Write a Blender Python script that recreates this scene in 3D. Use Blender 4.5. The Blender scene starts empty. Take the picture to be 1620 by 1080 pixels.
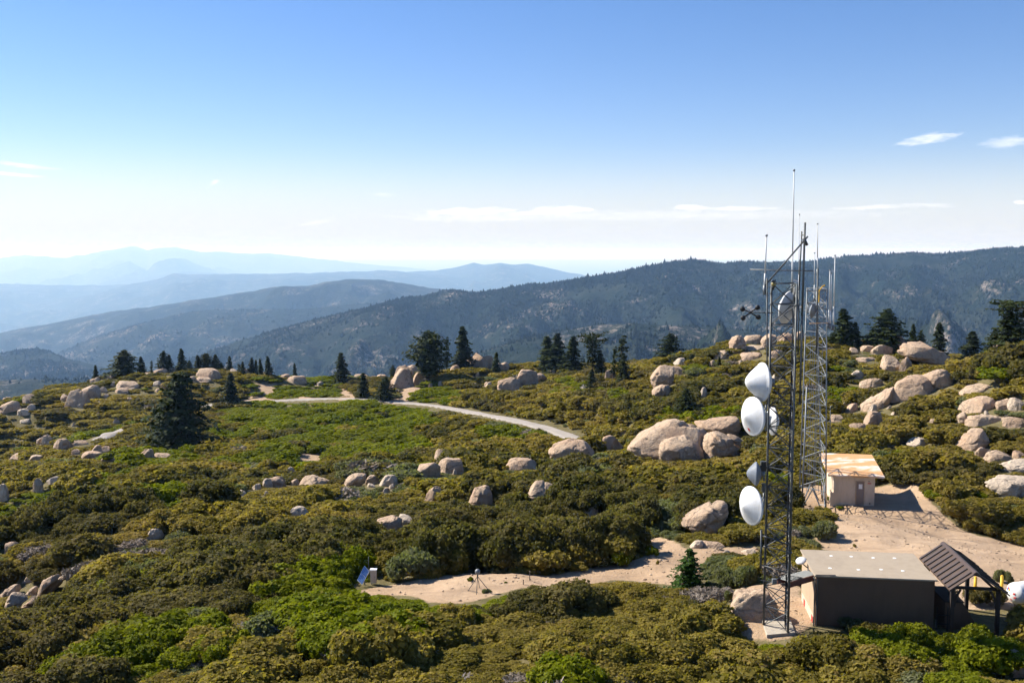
SKY_ALT, SKY_AIR, SKY_DUST, SKY_OZ, SKY_STR, SKY_SAT, CLOUD_B = 2000, 1.25, .15, 3.0, .071, 1.22, 11.0
SUN_STR = 5.0
HAZE_D, HAZE_G, HAZE_COL = 6.4e-5, .1, (.36, .61, 1.0)
EXPOSURE = 1.0
SKY_TINT = (1.03, .905, 1.03)
HB_TOP, HB_AMT, HB_COL = .115, .88, (5.75, 6.15, 6.65)
import bpy, bmesh, math, random
import numpy as np
from mathutils import Vector, Matrix

random.seed(7)
RNG = np.random.default_rng(11)
scene = bpy.context.scene
COL = scene.collection
R = math.radians

# ------------------------------------------------------------------ camera
CAM_Z = 18.6
FPX = 1575.0
PITCH = R(5.26)
cp, sp = math.cos(PITCH), math.sin(PITCH)
cam_d = bpy.data.cameras.new("camera")
cam = bpy.data.objects.new("camera", cam_d)
COL.objects.link(cam)
cam.location = (0, 0, CAM_Z)
cam.rotation_euler = (R(90) - PITCH, 0, 0)
cam_d.sensor_width = 36
cam_d.lens = FPX / 1620 * 36
cam_d.clip_start = 0.5
cam_d.clip_end = 300000
scene.camera = cam

def ray(px, py):
    a = (np.asarray(px, float) - 810) / FPX
    b = (540 - np.asarray(py, float)) / FPX
    return a, cp + b * sp, -sp + b * cp

def at(px, py, Y):
    dx, dy, dz = ray(px, py)
    t = Y / dy
    return Vector((float(dx * t), float(Y), float(CAM_Z + dz * t)))

def at_z(px, py, z):
    dx, dy, dz = ray(px, py)
    t = (z - CAM_Z) / dz
    return Vector((float(dx * t), float(dy * t), float(z)))

def project(P):
    P = np.asarray(P, float)
    x, y, z = P[..., 0], P[..., 1], P[..., 2] - CAM_Z
    d = y * cp - z * sp
    d = np.where(d < 1, 1, d)
    return 810 + FPX * x / d, 540 - FPX * (y * sp + z * cp) / d, d

# ------------------------------------------------------------------ noise
def _hash(ix, iy, iz, seed):
    h = (ix.astype(np.int64) * 374761393 + iy.astype(np.int64) * 668265263 + iz.astype(np.int64) * 1274126177 + seed * 974711) & 0xffffffff
    h = ((h ^ (h >> 13)) * 1274126177) & 0xffffffff
    h = ((h ^ (h >> 16)) * 2246822519) & 0xffffffff
    return (h & 0xffffff).astype(float) / 0xffffff

def vnoise(x, y, z=None, seed=0):
    x = np.asarray(x, float); y = np.asarray(y, float)
    z = np.zeros_like(x) if z is None else np.asarray(z, float)
    ix, iy, iz = np.floor(x), np.floor(y), np.floor(z)
    fx, fy, fz = x - ix, y - iy, z - iz
    ux, uy, uz = [f * f * f * (f * (f * 6 - 15) + 10) for f in (fx, fy, fz)]
    def c(a, b, d): return _hash(ix + a, iy + b, iz + d, seed)
    x00 = c(0,0,0) * (1-ux) + c(1,0,0) * ux
    x10 = c(0,1,0) * (1-ux) + c(1,1,0) * ux
    x01 = c(0,0,1) * (1-ux) + c(1,0,1) * ux
    x11 = c(0,1,1) * (1-ux) + c(1,1,1) * ux
    return ((x00*(1-uy) + x10*uy) * (1-uz) + (x01*(1-uy) + x11*uy) * uz) * 2 - 1

def fbm(x, y, z=None, seed=0, octv=4, gain=.5):
    s = 0; a = 1; t = 0
    for o in range(octv):
        k = 2.03 ** o
        s = s + a * vnoise(np.asarray(x)*k + o*17.3, np.asarray(y)*k - o*9.1, None if z is None else np.asarray(z)*k + o*5.7, seed + o)
        t += a; a *= gain
    return s / t

def in_poly(px, py, poly):
    px = np.asarray(px, float); py = np.asarray(py, float)
    r = np.zeros(px.shape, bool)
    n = len(poly)
    for i in range(n):
        x1, y1 = poly[i]; x2, y2 = poly[(i+1) % n]
        if y1 == y2: continue
        c = ((y1 > py) != (y2 > py)) & (px < (x2-x1) * (py-y1) / (y2-y1) + x1)
        r ^= c
    return r

# ------------------------------------------------------------------ objects and meshes
def tag(o, label=None, cat=None, group=None, kind=None):
    if label: o["label"] = label
    if cat: o["category"] = cat
    if group: o["group"] = group
    if kind: o["kind"] = kind
    return o

def thing(name, loc, label, cat, group=None):
    o = bpy.data.objects.new(name, None)
    o.empty_display_size = .3
    COL.objects.link(o)
    o.location = loc
    return tag(o, label, cat, group)

def np_mesh(name, V, polys, mats=(), attrs=None, smooth=False, mat_idx=None):
    me = bpy.data.meshes.new(name)
    V = np.asarray(V, np.float32)
    me.vertices.add(len(V)); me.vertices.foreach_set("co", V.ravel())
    loops = np.concatenate([p.ravel() for p in polys]).astype(np.int32)
    tot = np.concatenate([np.full(len(p), p.shape[1]) for p in polys]).astype(np.int32)
    start = np.concatenate([[0], np.cumsum(tot)[:-1]]).astype(np.int32)
    me.loops.add(len(loops)); me.loops.foreach_set("vertex_index", loops)
    me.polygons.add(len(tot))
    me.polygons.foreach_set("loop_start", start)
    me.polygons.foreach_set("loop_total", tot)
    if smooth: me.polygons.foreach_set("use_smooth", np.ones(len(tot), bool))
    for m in mats: me.materials.append(m)
    if mat_idx is not None: me.polygons.foreach_set("material_index", np.asarray(mat_idx, np.int32))
    me.update(calc_edges=True)
    for k, v in (attrs or {}).items():
        a = me.attributes.new(k, 'FLOAT', 'POINT')
        a.data.foreach_set("value", np.asarray(v, np.float32))
    me.validate()
    return me

def link(name, me, parent=None, loc=(0,0,0)):
    o = bpy.data.objects.new(name, me)
    COL.objects.link(o)
    o.location = loc
    if parent is not None: o.parent = parent
    return o

def basis(d):
    d = np.asarray(d, float); d = d / np.linalg.norm(d)
    h = np.array((0,0,1.)) if abs(d[2]) < .95 else np.array((1.,0,0))
    u = np.cross(h, d); u /= np.linalg.norm(u)
    return u, np.cross(d, u), d

class MB:
    """collects solids in world coordinates; build() links them as one mesh"""
    def __init__(s): s.v = []; s.f = {3: [], 4: []}; s.n = 0; s.ng = []
    def add(s, V, faces):
        V = np.asarray(V, float); s.v.append(V)
        for f in faces:
            f = [i + s.n for i in f]
            if len(f) in (3, 4): s.f[len(f)].append(f)
            else: s.ng.append(f)
        s.n += len(V)
    def tube(s, p0, p1, r0, r1=None, n=6, caps=True):
        r1 = r0 if r1 is None else r1
        p0 = np.asarray(p0, float); p1 = np.asarray(p1, float)
        u, w, d = basis(p1 - p0)
        V = []
        for p, r in ((p0, r0), (p1, r1)):
            for k in range(n):
                a = 2*math.pi*k/n
                V.append(p + r*(math.cos(a)*u + math.sin(a)*w))
        F = [(k, (k+1) % n, n+(k+1) % n, n+k) for k in range(n)]
        if caps: F += [tuple(range(n-1, -1, -1)), tuple(range(n, 2*n))]
        s.add(V, F)
    def path(s, pts, r, n=6):
        for a, b in zip(pts[:-1], pts[1:]): s.tube(a, b, r, n=n)
    def hexa(s, c):          # eight corners: bottom ring then top ring
        s.add(c, [(3,2,1,0),(4,5,6,7),(0,1,5,4),(1,2,6,5),(2,3,7,6),(3,0,4,7)])
    def box(s, c, size, rz=0):
        x, y, z = [k/2 for k in size]
        ca, sa = math.cos(rz), math.sin(rz)
        V = []
        for dz in (-z, z):
            for dx, dy in ((-x,-y),(x,-y),(x,y),(-x,y)):
                V.append((c[0]+dx*ca-dy*sa, c[1]+dx*sa+dy*ca, c[2]+dz))
        s.hexa(V)
    def lathe(s, prof, o, axis, n=32):
        u, w, d = basis(axis); o = np.asarray(o, float)
        V = []; m = len(prof)
        for r, h in prof:
            for k in range(n):
                a = 2*math.pi*k/n
                V.append(o + d*h + max(r, 1e-4)*(math.cos(a)*u + math.sin(a)*w))
        F = []
        for i in range(m-1):
            for k in range(n):
                F.append((i*n+k, i*n+(k+1) % n, (i+1)*n+(k+1) % n, (i+1)*n+k))
        s.add(V, F)
    def build(s, name, mat, parent=None, smooth=False, bevel=0):
        off = np.zeros(3); q_ = parent
        while q_ is not None: off += np.array(q_.location, float); q_ = q_.parent
        V = np.concatenate(s.v) - off
        me = bpy.data.meshes.new(name)
        me.from_pydata(V.tolist(), [], s.f[3] + s.f[4] + s.ng)
        if smooth:
            me.polygons.foreach_set("use_smooth", np.ones(len(me.polygons), bool))
        me.materials.append(mat)
        me.update()
        o = link(name, me, parent)
        if bevel:
            b = o.modifiers.new("bevel", 'BEVEL'); b.width = bevel; b.segments = 2; b.limit_method = 'ANGLE'
        return o
    def solo(s, name, mat, loc, smooth=False, bevel=0):
        """top-level mesh with its origin at loc"""
        class L: location = loc
        off = np.array(loc, float)
        V = np.concatenate(s.v) - off
        me = bpy.data.meshes.new(name)
        me.from_pydata(V.tolist(), [], s.f[3] + s.f[4] + s.ng)
        if smooth: me.polygons.foreach_set("use_smooth", np.ones(len(me.polygons), bool))
        me.materials.append(mat); me.update()
        o = link(name, me, None, loc)
        if bevel:
            b = o.modifiers.new("bevel", 'BEVEL'); b.width = bevel; b.segments = 2; b.limit_method = 'ANGLE'
        return o

# ------------------------------------------------------------------ material helpers
class NT:
    def __init__(s, name):
        s.m = bpy.data.materials.new(name); s.m.use_nodes = True
        s.t = s.m.node_tree; s.t.nodes.clear()
        s.out = s.n('ShaderNodeOutputMaterial')
    def n(s, k, **kw):
        x = s.t.nodes.new(k)
        for a, b in kw.items(): setattr(x, a, b)
        return x
    def l(s, a, b): s.t.links.new(a, b)
    def val(s, sock, v):
        if isinstance(v, bpy.types.NodeSocket): s.l(v, sock)
        else: sock.default_value = v
    def math(s, op, a, b=0.0, c=None, clamp=False):
        x = s.n('ShaderNodeMath', operation=op); x.use_clamp = clamp
        s.val(x.inputs[0], a); s.val(x.inputs[1], b)
        if c is not None: s.val(x.inputs[2], c)
        return x.outputs[0]
    def mix(s, f, a, b, mode='MIX'):
        x = s.n('ShaderNodeMix', data_type='RGBA', blend_type=mode)
        s.val(x.inputs[0], f)
        for i, v in ((6, a), (7, b)):
            s.val(x.inputs[i], v if isinstance(v, bpy.types.NodeSocket) else (*v[:3], 1))
        return x.outputs[2]
    def noise(s, scale, detail=4, rough=.55, co=None, dist=0):
        x = s.n('ShaderNodeTexNoise'); x.inputs['Scale'].default_value = scale
        x.inputs['Detail'].default_value = detail; x.inputs['Roughness'].default_value = rough
        x.inputs['Distortion'].default_value = dist
        if co is not None: s.l(co, x.inputs['Vector'])
        return x.outputs[0]
    def ramp(s, f, stops):
        x = s.n('ShaderNodeValToRGB'); s.l(f, x.inputs[0])
        e = x.color_ramp.elements
        while len(e) < len(stops): e.new(.5)
        for k, (p, c) in zip(e, stops):
            k.position = p; k.color = (*c, 1) if len(c) == 3 else c
        return x.outputs[0]
    def mr(s, f, a, b, c=0, d=1):
        x = s.n('ShaderNodeMapRange'); s.l(f, x.inputs[0])
        for i, v in enumerate((a, b, c, d)): x.inputs[i+1].default_value = v
        return x.outputs[0]
    def attr(s, name, typ='GEOMETRY'):
        x = s.n('ShaderNodeAttribute'); x.attribute_name = name; x.attribute_type = typ
        return x
    def pos(s): return s.n('ShaderNodeNewGeometry').outputs['Position']
    def obj(s): return s.n('ShaderNodeTexCoord').outputs['Object']
    def bump(s, h, strength=.5, dist=.1):
        x = s.n('ShaderNodeBump'); x.inputs['Strength'].default_value = strength
        x.inputs['Distance'].default_value = dist; s.l(h, x.inputs['Height'])
        return x.outputs[0]
    def bsdf(s, color, rough=.8, metal=0., spec=.3, normal=None):
        b = s.n('ShaderNodeBsdfPrincipled')
        s.val(b.inputs['Base Color'], color if isinstance(color, bpy.types.NodeSocket) else (*color, 1))
        s.val(b.inputs['Roughness'], rough); b.inputs['Metallic'].default_value = metal
        b.inputs['Specular IOR Level'].default_value = spec
        if normal is not None: s.l(normal, b.inputs['Normal'])
        return b.outputs[0]
    def done(s, sh):
        s.l(sh, s.out.inputs['Surface']); return s.m

def simple(name, c, rough=.6, metal=0., var=.25, scale=6, bump=0., spec=.3):
    t = NT(name); p = t.obj()
    f = t.noise(scale, 5, .6, p)
    k = 1 - var
    col = t.mix(t.mr(f, .35, .68), tuple(x*k for x in c), tuple(min(1, x*(1+var*.4)) for x in c))
    nm = t.bump(t.noise(scale*6, 4, .6, p), bump, .02) if bump else None
    return t.done(t.bsdf(col, rough, metal, spec, nm))

def rough_paint(name, c, dirt, rough=.6, scale=.9, amt=.6, metal=0., bump=.15):
    """weathered paint: blotches and runs of dirt"""
    t = NT(name); p = t.obj()
    mp = t.n('ShaderNodeMapping'); mp.inputs['Scale'].default_value = (1, 1, .25); t.l(p, mp.inputs[0])
    runs = t.noise(scale*5, 5, .65, mp.outputs[0]); blot = t.noise(scale, 6, .65, p, .4)
    f = t.math('MULTIPLY', t.mr(t.math('ADD', runs, blot), .92, 1.25), amt)
    nm = t.bump(t.noise(scale*40, 3, .6, p), bump, .01)
    return t.done(t.bsdf(t.mix(f, c, dirt), rough, metal, .3, nm))

def leaf_mat(name, a, b, dry, trans=.45, scale=.05):
    """a/b: two leaf colours mixed per leaf clump and per plant, dry: colour of dead sprays"""
    t = NT(name)
    tint = t.attr('tint').outputs['Fac']
    rnd = t.n('ShaderNodeObjectInfo').outputs['Random']
    f = t.math('ADD', t.math('MULTIPLY', tint, .75), t.math('MULTIPLY_ADD', rnd, .5, -.12), clamp=True)
    c = t.mix(f, a, b)
    patch = t.noise(scale, 3, .5, t.pos())
    c = t.mix(t.math('MULTIPLY', t.mr(patch, .45, .68), .42), c, dry)
    dead = t.math('MULTIPLY', t.mr(tint, .9, .98), .8)
    c = t.mix(dead, c, dry)
    d = t.bsdf(c, .7, 0, .06)
    tr = t.n('ShaderNodeBsdfTranslucent'); t.l(t.mix(1, c, (1.35,1.4,.6), 'MULTIPLY'), tr.inputs[0])
    mx = t.n('ShaderNodeMixShader'); mx.inputs[0].default_value = trans
    t.l(d, mx.inputs[1]); t.l(tr.outputs[0], mx.inputs[2])
    return t.done(mx.outputs[0])

M = {}
M['olive'] = leaf_mat('olive_leaves', (0.1119, 0.0964, 0.0183), (0.2719, 0.2196, 0.0499), (0.2506, 0.1713, 0.0590))
M['bright'] = leaf_mat('bright_green_leaves', (0.0857, 0.1114, 0.0042), (0.2087, 0.2227, 0.0103), (0.1670, 0.1519, 0.0206), .4)
M['golden'] = leaf_mat('golden_olive_leaves', (0.1471, 0.1216, 0.0248), (0.3257, 0.2579, 0.0667), (0.2941, 0.1959, 0.0763))
M['sage'] = leaf_mat('grey_green_leaves', (0.0978, 0.1125, 0.0489), (0.1857, 0.1955, 0.1026), (0.1857, 0.1515, 0.0978))
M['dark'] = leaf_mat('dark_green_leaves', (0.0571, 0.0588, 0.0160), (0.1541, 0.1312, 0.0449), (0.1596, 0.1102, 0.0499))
M['dry'] = leaf_mat('dry_twigs', (.17,.14,.11), (.29,.25,.21), (.20,.14,.10), .05)
M['needle'] = leaf_mat('conifer_needles', (.014,.024,.008), (.045,.058,.018), (.05,.046,.018), .15)
M['forest'] = leaf_mat('forest_needles', (.008,.016,.010), (.024,.036,.020), (.03,.03,.018), .1, .003)
M['needle_young'] = leaf_mat('young_conifer_needles', (.018,.045,.008), (.05,.10,.016), (.04,.06,.014), .25)  # greener needles of the young fir, its own colour

t = NT('bark'); p = t.obj()
mp = t.n('ShaderNodeMapping'); mp.inputs['Scale'].default_value = (6,6,1.2); t.l(p, mp.inputs[0])
f = t.noise(1.5, 5, .65, mp.outputs[0])
M['bark'] = t.done(t.bsdf(t.mix(f, (.045,.032,.024), (.15,.11,.085)), .9, 0, .2, t.bump(f, .8, .05)))

def granite(name, tone, warm, stain):  # two rock colours blended by noise and per boulder, then stained
    t = NT(name); p = t.pos()
    big = t.noise(.35, 6, .6, p, .3); mid = t.noise(1.7, 6, .68, p); fine = t.noise(16, 4, .7, p)
    rnd = t.n('ShaderNodeObjectInfo').outputs['Random']
    c = t.mix(t.math('ADD', t.mr(big, .35, .65), t.math('MULTIPLY_ADD', rnd, .5, -.25), clamp=True), tone, warm)
    c = t.mix(t.math('MULTIPLY', t.mr(mid, .53, .72), .7), c, stain)
    c = t.mix(t.math('MULTIPLY', t.mr(fine, .5, .75), .35), c, (.12,.10,.085))
    vo = t.n('ShaderNodeTexVoronoi', feature='DISTANCE_TO_EDGE'); vo.inputs['Scale'].default_value = .21
    wv = t.n('ShaderNodeVectorMath', operation='ADD'); t.l(p, wv.inputs[0])
    nz = t.n('ShaderNodeTexNoise'); nz.inputs['Scale'].default_value = .8; nz.inputs['Detail'].default_value = 3
    t.l(p, nz.inputs['Vector']); t.l(nz.outputs['Color'], wv.inputs[1]); t.l(wv.outputs[0], vo.inputs['Vector'])
    crack = t.mr(vo.outputs['Distance'], 0, .012)
    c = t.mix(t.math('MULTIPLY_ADD', crack, -.4, .4), c, (.08,.065,.05))
    mp = t.n('ShaderNodeMapping'); mp.inputs['Scale'].default_value = (1.3, 1.3, .22); t.l(p, mp.inputs[0])
    streak = t.noise(1.2, 5, .6, mp.outputs[0], .4)
    c = t.mix(t.math('MULTIPLY', t.mr(streak, .55, .68), .55), c, (.13,.105,.085))
    lich = t.noise(4.5, 5, .7, p)
    c = t.mix(t.math('MULTIPLY', t.mr(lich, .60, .68), .45), c, (.19,.18,.15))
    h = t.math('ADD', t.math('MULTIPLY', mid, .9), t.math('MULTIPLY_ADD', fine, .16, t.math('MULTIPLY', crack, .12)))
    return t.done(t.bsdf(c, .88, 0, .2, t.bump(h, 1.0, .38)))
M['granite'] = granite('granite', (.51,.385,.27), (.46,.315,.21), (.23,.17,.118))
M['granite_pale'] = granite('pale_granite', (.60,.495,.38), (.53,.415,.305), (.31,.255,.195))

# ground: leaf litter and soil, bare sand where the attribute says so
t = NT('ground_soil'); p = t.pos()
sand = t.attr('sand').outputs['Fac']
n1 = t.noise(.6, 6, .65, p); n2 = t.noise(5, 5, .7, p); n3 = t.noise(.06, 4, .55, p); n4 = t.noise(38, 2, .6, p)
soil = t.mix(t.mr(n1, .35, .65), (.10,.085,.035), (.17,.14,.07))
soil = t.mix(t.math('MULTIPLY', t.mr(n2, .5, .7), .5), soil, (.045,.042,.016))
sd = t.mix(t.mr(n3, .4, .62), (.36,.248,.155), (.43,.312,.21))
sd = t.mix(t.math('MULTIPLY', t.mr(n1, .47, .68), .55), sd, (.30,.21,.135))
sd = t.mix(t.math('MULTIPLY', t.mr(n2, .55, .72), .5), sd, (.26,.19,.125))
n5 = t.noise(1.6, 7, .75, p)
sd = t.mix(t.math('MULTIPLY', t.mr(n5, .54, .66), .5), sd, (.30,.215,.145))
sd = t.mix(t.math('MULTIPLY', t.mr(n5, .44, .36), .35), sd, (.54,.41,.285))
sd = t.mix(t.math('MULTIPLY', t.mr(n4, .62, .72), .5), sd, (.2,.155,.11))
mp = t.n('ShaderNodeMapping'); mp.inputs['Scale'].default_value = (.12, .75, 1); mp.inputs['Rotation'].default_value = (0, 0, .35); t.l(p, mp.inputs[0])
trk = t.noise(1.0, 5, .6, mp.outputs[0], .6)
sd = t.mix(t.math('MULTIPLY', t.mr(trk, .52, .62), .42), sd, (.25,.175,.115))
edge = t.mr(t.math('ADD', sand, t.math('MULTIPLY_ADD', t.math('ADD', n1, n2), .5, -.5)), .42, .6)
h = t.math('ADD', n1, t.math('MULTIPLY', n2, .35))
M['ground'] = t.done(t.bsdf(t.mix(edge, soil, sd), .95, 0, .1, t.bump(h, .9, .18)))

t = NT('worn_asphalt'); p = t.pos()
n1 = t.noise(.5, 6, .6, p); n2 = t.noise(8, 4, .7, p)
c = t.mix(t.mr(n1, .35, .65), (.27,.24,.21), (.35,.31,.27)); c = t.mix(t.math('MULTIPLY', t.mr(n2, .5, .75), .3), c, (.2,.18,.16))
M['road'] = t.done(t.bsdf(c, .9, 0, .2, t.bump(n2, .3, .03)))

t = NT('forested_hills'); p = t.pos()
n1 = t.noise(.0016, 6, .62, p); n2 = t.noise(.011, 6, .7, p); n3 = t.noise(.07, 4, .75, p); n4 = t.noise(.0045, 6, .72, p)
c = t.mix(t.mr(n1, .38, .62), (.014,.024,.016), (.032,.037,.024))
c = t.mix(t.math('MULTIPLY', t.mr(n2, .42, .58), .9), c, (.009,.018,.011))
c = t.mix(t.math('MULTIPLY', t.mr(n3, .45, .65), .55), c, (.008,.013,.009))
pale = t.math('MULTIPLY', t.mr(n4, .53, .62), t.mr(n3, .47, .58))
c = t.mix(t.math('MULTIPLY', pale, .9), c, (.27,.225,.19))
M['hills'] = t.done(t.bsdf(c, .95, 0, .05, t.bump(t.math('ADD', n2, t.math('MULTIPLY', n3, .25)), 1.0, 34)))
M['plain'] = simple('plain_soil', (.17,.15,.11), .95, 0, .4, .0004)

M['galv'] = rough_paint('galvanised_steel', (.21,.225,.235), (.13,.135,.135), .55, 1.2, .7, .4, .05)
M['darksteel'] = rough_paint('dark_grey_steel', (.075,.085,.09), (.12,.11,.10), .5, 1.2, .7, .3, .05)
M['rod'] = rough_paint('pale_fibreglass', (.62,.63,.62), (.45,.45,.43), .45, 1.5, .5)
M['radome'] = rough_paint('white_radome', (.66,.66,.655), (.50,.48,.44), .5, 1.3, .5)
M['greyradome'] = rough_paint('grey_radome', (.17,.19,.22), (.13,.135,.15), .45, .9, .4)
M['black'] = simple('black_plastic', (.018,.018,.02), .45)
M['concrete_roof'] = rough_paint('concrete_roof', (.335,.275,.205), (.245,.198,.146), .85, .5, .55)
M['concrete'] = rough_paint('concrete', (.40,.35,.28), (.24,.2,.155), .9, 1.1, .6)
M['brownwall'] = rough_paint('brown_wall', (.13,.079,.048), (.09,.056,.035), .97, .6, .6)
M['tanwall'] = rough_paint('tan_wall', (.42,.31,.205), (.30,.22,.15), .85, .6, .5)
M['shedwall'] = rough_paint('cream_block_wall', (.60,.49,.36), (.43,.34,.245), .85, .55, .65)
M['door'] = rough_paint('grey_brown_door', (.24,.19,.155), (.18,.14,.11), .6, 1, .5)
M['white'] = simple('white_paint', (.78,.78,.76), .45, 0, .08)
M['red'] = simple('red_paint', (.5,.035,.03), .5, 0, .15)
M['blue'] = simple('blue_paint', (.03,.13,.5), .5, 0, .1)
M['yellow'] = simple('yellow_paint', (.72,.42,.03), .5, 0, .2)
M['darkwood'] = rough_paint('dark_brown_timber', (.04,.03,.024), (.03,.022,.018), .75, 1, .5)
M['metalroof'] = rough_paint('brown_metal_roof', (.08,.055,.042), (.10,.075,.06), .42, .6, .5, 0, .02)
M['seam'] = simple('dark_seam', (.025,.02,.018), .5)
M['rustred'] = rough_paint('rust_red_steel', (.15,.055,.04), (.09,.05,.04), .7, 1.5, .5)
M['beige'] = rough_paint('beige_cabinet', (.52,.45,.35), (.4,.34,.26), .6, 1.5, .4)
M['wood'] = rough_paint('weathered_wood', (.2,.16,.12), (.12,.1,.08), .85, 2, .5)
M['amber'] = simple('amber_glass', (.42,.33,.12), .2)
# rusty shed roof
t = NT('rusty_painted_roof'); p = t.obj()
mp = t.n('ShaderNodeMapping'); mp.inputs['Scale'].default_value = (.32,1.0,1); t.l(p, mp.inputs[0])
n1 = t.noise(1.0, 6, .62, mp.outputs[0], .5); n2 = t.noise(5, 5, .65, mp.outputs[0])
f = t.mr(t.math('ADD', n1, t.math('MULTIPLY', n2, .3)), .50, .66)
c = t.mix(f, (.76,.72,.65), (.58,.32,.14)); c = t.mix(t.math('MULTIPLY', t.mr(n2, .6, .75), .7), c, (.33,.15,.06))
M['rustroof'] = t.done(t.bsdf(c, .6, 0, .3))
# solar cells
t = NT('solar_cells'); p = t.obj()
br = t.n('ShaderNodeTexBrick'); br.inputs['Scale'].default_value = 7
br.offset = 0; br.inputs['Color1'].default_value = (.09,.20,.44,1); br.inputs['Color2'].default_value = (.11,.23,.50,1)
br.inputs['Mortar'].default_value = (.5,.58,.7,1); br.inputs['Mortar Size'].default_value = .03
br.inputs['Brick Width'].default_value = 1; br.inputs['Row Height'].default_value = 1
t.l(t.n('ShaderNodeTexCoord').outputs['UV'], br.inputs['Vector'])
M['solar'] = t.done(t.bsdf(br.outputs[0], .3, 0, .4))
# ------------------------------------------------------------------ the knoll: a height field through surveyed points (pixel x, pixel y, distance)
CTRL = [
 (0,1080,46),(400,1080,43),(800,1085,40),(1200,1085,42),(1620,1085,40),(200,1000,54),(500,1000,48),(0,965,62),
 (0,865,80),(150,815,88),(300,795,97),(400,778,105),(520,768,108),(650,750,110),(820,742,108),(900,728,117),
 (100,828,100),(250,795,115),(100,765,130),(150,726,160),(285,718,170),(200,695,186),(30,735,160),
 (0,650,228),(100,618,245),(200,598,260),(300,590,270),(420,597,262),(540,600,258),
 (500,724,150),(600,675,185),(400,700,178),(430,637,232),(560,633,232),(700,643,205),(800,658,185),(900,690,150),(930,704,143),
 (480,660,205),(650,612,248),(740,585,250),(860,590,228),(950,608,192),(1000,610,175),
 (1050,640,150),(1100,578,186),(1200,556,188),(1300,548,182),(1400,556,176),(1480,580,176),(1560,572,132),(1620,555,126),
 (1450,650,120),(1550,700,105),(1600,785,85),(1340,625,148),(1250,625,148),(1100,732,112),(1150,690,124),(1300,705,110),
 (1345,798,86),(1450,802,84),(1620,858,77),(1300,862,68),(1250,900,60),(1500,860,70),
 (1100,880,64),(900,912,60),(700,942,55),(1000,985,48),(585,928,57),(880,835,80),(750,806,90),(850,797,90),(620,842,82),
 (480,822,90),(300,905,68),(1180,800,82),(1000,800,86),(1620,940,52),(800,1000,47),(300,1000,50),
]
CW = [at(*c) for c in CTRL]
CW += [Vector(v) for v in (
 (29.5/2.25,48,0),(14.5,50,0),(18.5,48.5,0),(21,52,0),(12,45,0),(16,44,0),(22,46.5,0),(25,48,0),(27,54,0),
 (-70,110,-20),(-120,150,-26),(-110,210,-25),(-160,260,-36),(-60,50,-9),(-35,30,-3),(0,20,1),(0,0,3),(30,25,1),(60,40,1),(80,80,-3),(95,130,2),
 (120,180,-1),(60,20,1),(-60,0,-8),(0,-40,-4),(60,-40,0),(-80,-40,-14),(110,60,0),(130,100,2),(-130,60,-28),
 (-130,340,-58),(-60,330,-48),(0,320,-44),(60,300,-40),(120,300,-40),(180,300,-45),(-130,430,-110),(0,430,-105),(130,430,-105),
 (-220,260,-70),(-220,120,-58),(-220,430,-120),(200,120,-12),(220,220,-30),(230,430,-115),(210,0,-15),(-210,-20,-45),(0,-60,-8))]
_P = np.array([tuple(v) for v in CW]); _SC = 100.0
def _tps(r2): return np.where(r2 > 1e-12, r2 * np.log(r2 + 1e-12), 0)
_n = len(_P); _Q = _P[:, :2] / _SC
_K = _tps(((_Q[:, None] - _Q[None]) ** 2).sum(-1)) + np.eye(_n) * 2e-4
_T = np.c_[np.ones(_n), _Q]
_A = np.block([[_K, _T], [_T.T, np.zeros((3, 3))]])
_w = np.linalg.solve(_A, np.r_[_P[:, 2], np.zeros(3)])
ROAD_PX = [(318,646),(350,638),(430,635),(500,631.5),(560,631.5),(620,636),(690,642),(740,652),(790,661),(840,671.5),(885,685),(915,698),(935,712)]
def ground0(x, y):
    x = np.asarray(x, float); y = np.asarray(y, float); sh = x.shape
    g = np.stack([x.ravel(), y.ravel()], 1) / _SC
    o = np.empty(len(g))
    for i in range(0, len(g), 20000):
        b = g[i:i+20000]
        o[i:i+20000] = _tps(((b[:, None] - _Q[None]) ** 2).sum(-1)) @ _w[:_n] + _w[_n] + b @ _w[_n+1:]
    return o.reshape(sh)

# level pads: (x, y, radius, z)
PADS = []
def ground(x, y):
    x = np.asarray(x, float); y = np.asarray(y, float)
    z = ground0(x, y) + .75*fbm(x/9, y/9, seed=3) + 1.3*np.clip((y-55)/30, 0, 1)*fbm(x/21, y/17, seed=13, octv=3) + .16*fbm(x/2.2, y/2.2, seed=5)
    z = z + np.clip((y-120)/100, 0, 1) * 2.0 * fbm(x/28, y/28, seed=9)
    for (a, b, r, h) in PADS:
        d = np.hypot(x-a, y-b)
        k = np.clip((r*1.7 - d) / (r*.7), 0, 1); k = k*k*(3-2*k)
        z = z*(1-k) + h*k
    return z

YS = np.concatenate([np.arange(30, 120, .4), np.arange(120, 420, .8)])
def hit(px, py):
    dx, dy, dz = ray(px, py)
    tt = YS / dy
    x, y, z = dx*tt, YS, CAM_Z + dz*tt
    g = ground(x, y)
    b = np.nonzero(z < g)[0]
    if len(b): i = b[0]
    else:
        d = z - g; d[(YS < 100) | (YS > 275)] = 1e9; i = int(np.argmin(d))
    return Vector((float(x[i]), float(y[i]), float(g[i])))

def gz(x, y): return float(ground(np.array([x]), np.array([y]))[0])

# the buildings stand level: flatten before anything is measured
HUT = at(1288, 990, 48.2)
_z0 = gz(16.5, 50)
PADS += [(14.1, 48, 2.2, 0.0), (17.6, 50.3, 4.2, 0.0), (22.8, 49.5, 3.2, 0.0), (26.4, 51.0, 2.6, -.2)]
_s = at(1350, 797, 86)
PADS += [(_s.x + .6, _s.y + 2.3, 4.2, _s.z), (26.2, 83.5, 2.0, at(1305, 820, 84).z)]
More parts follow.
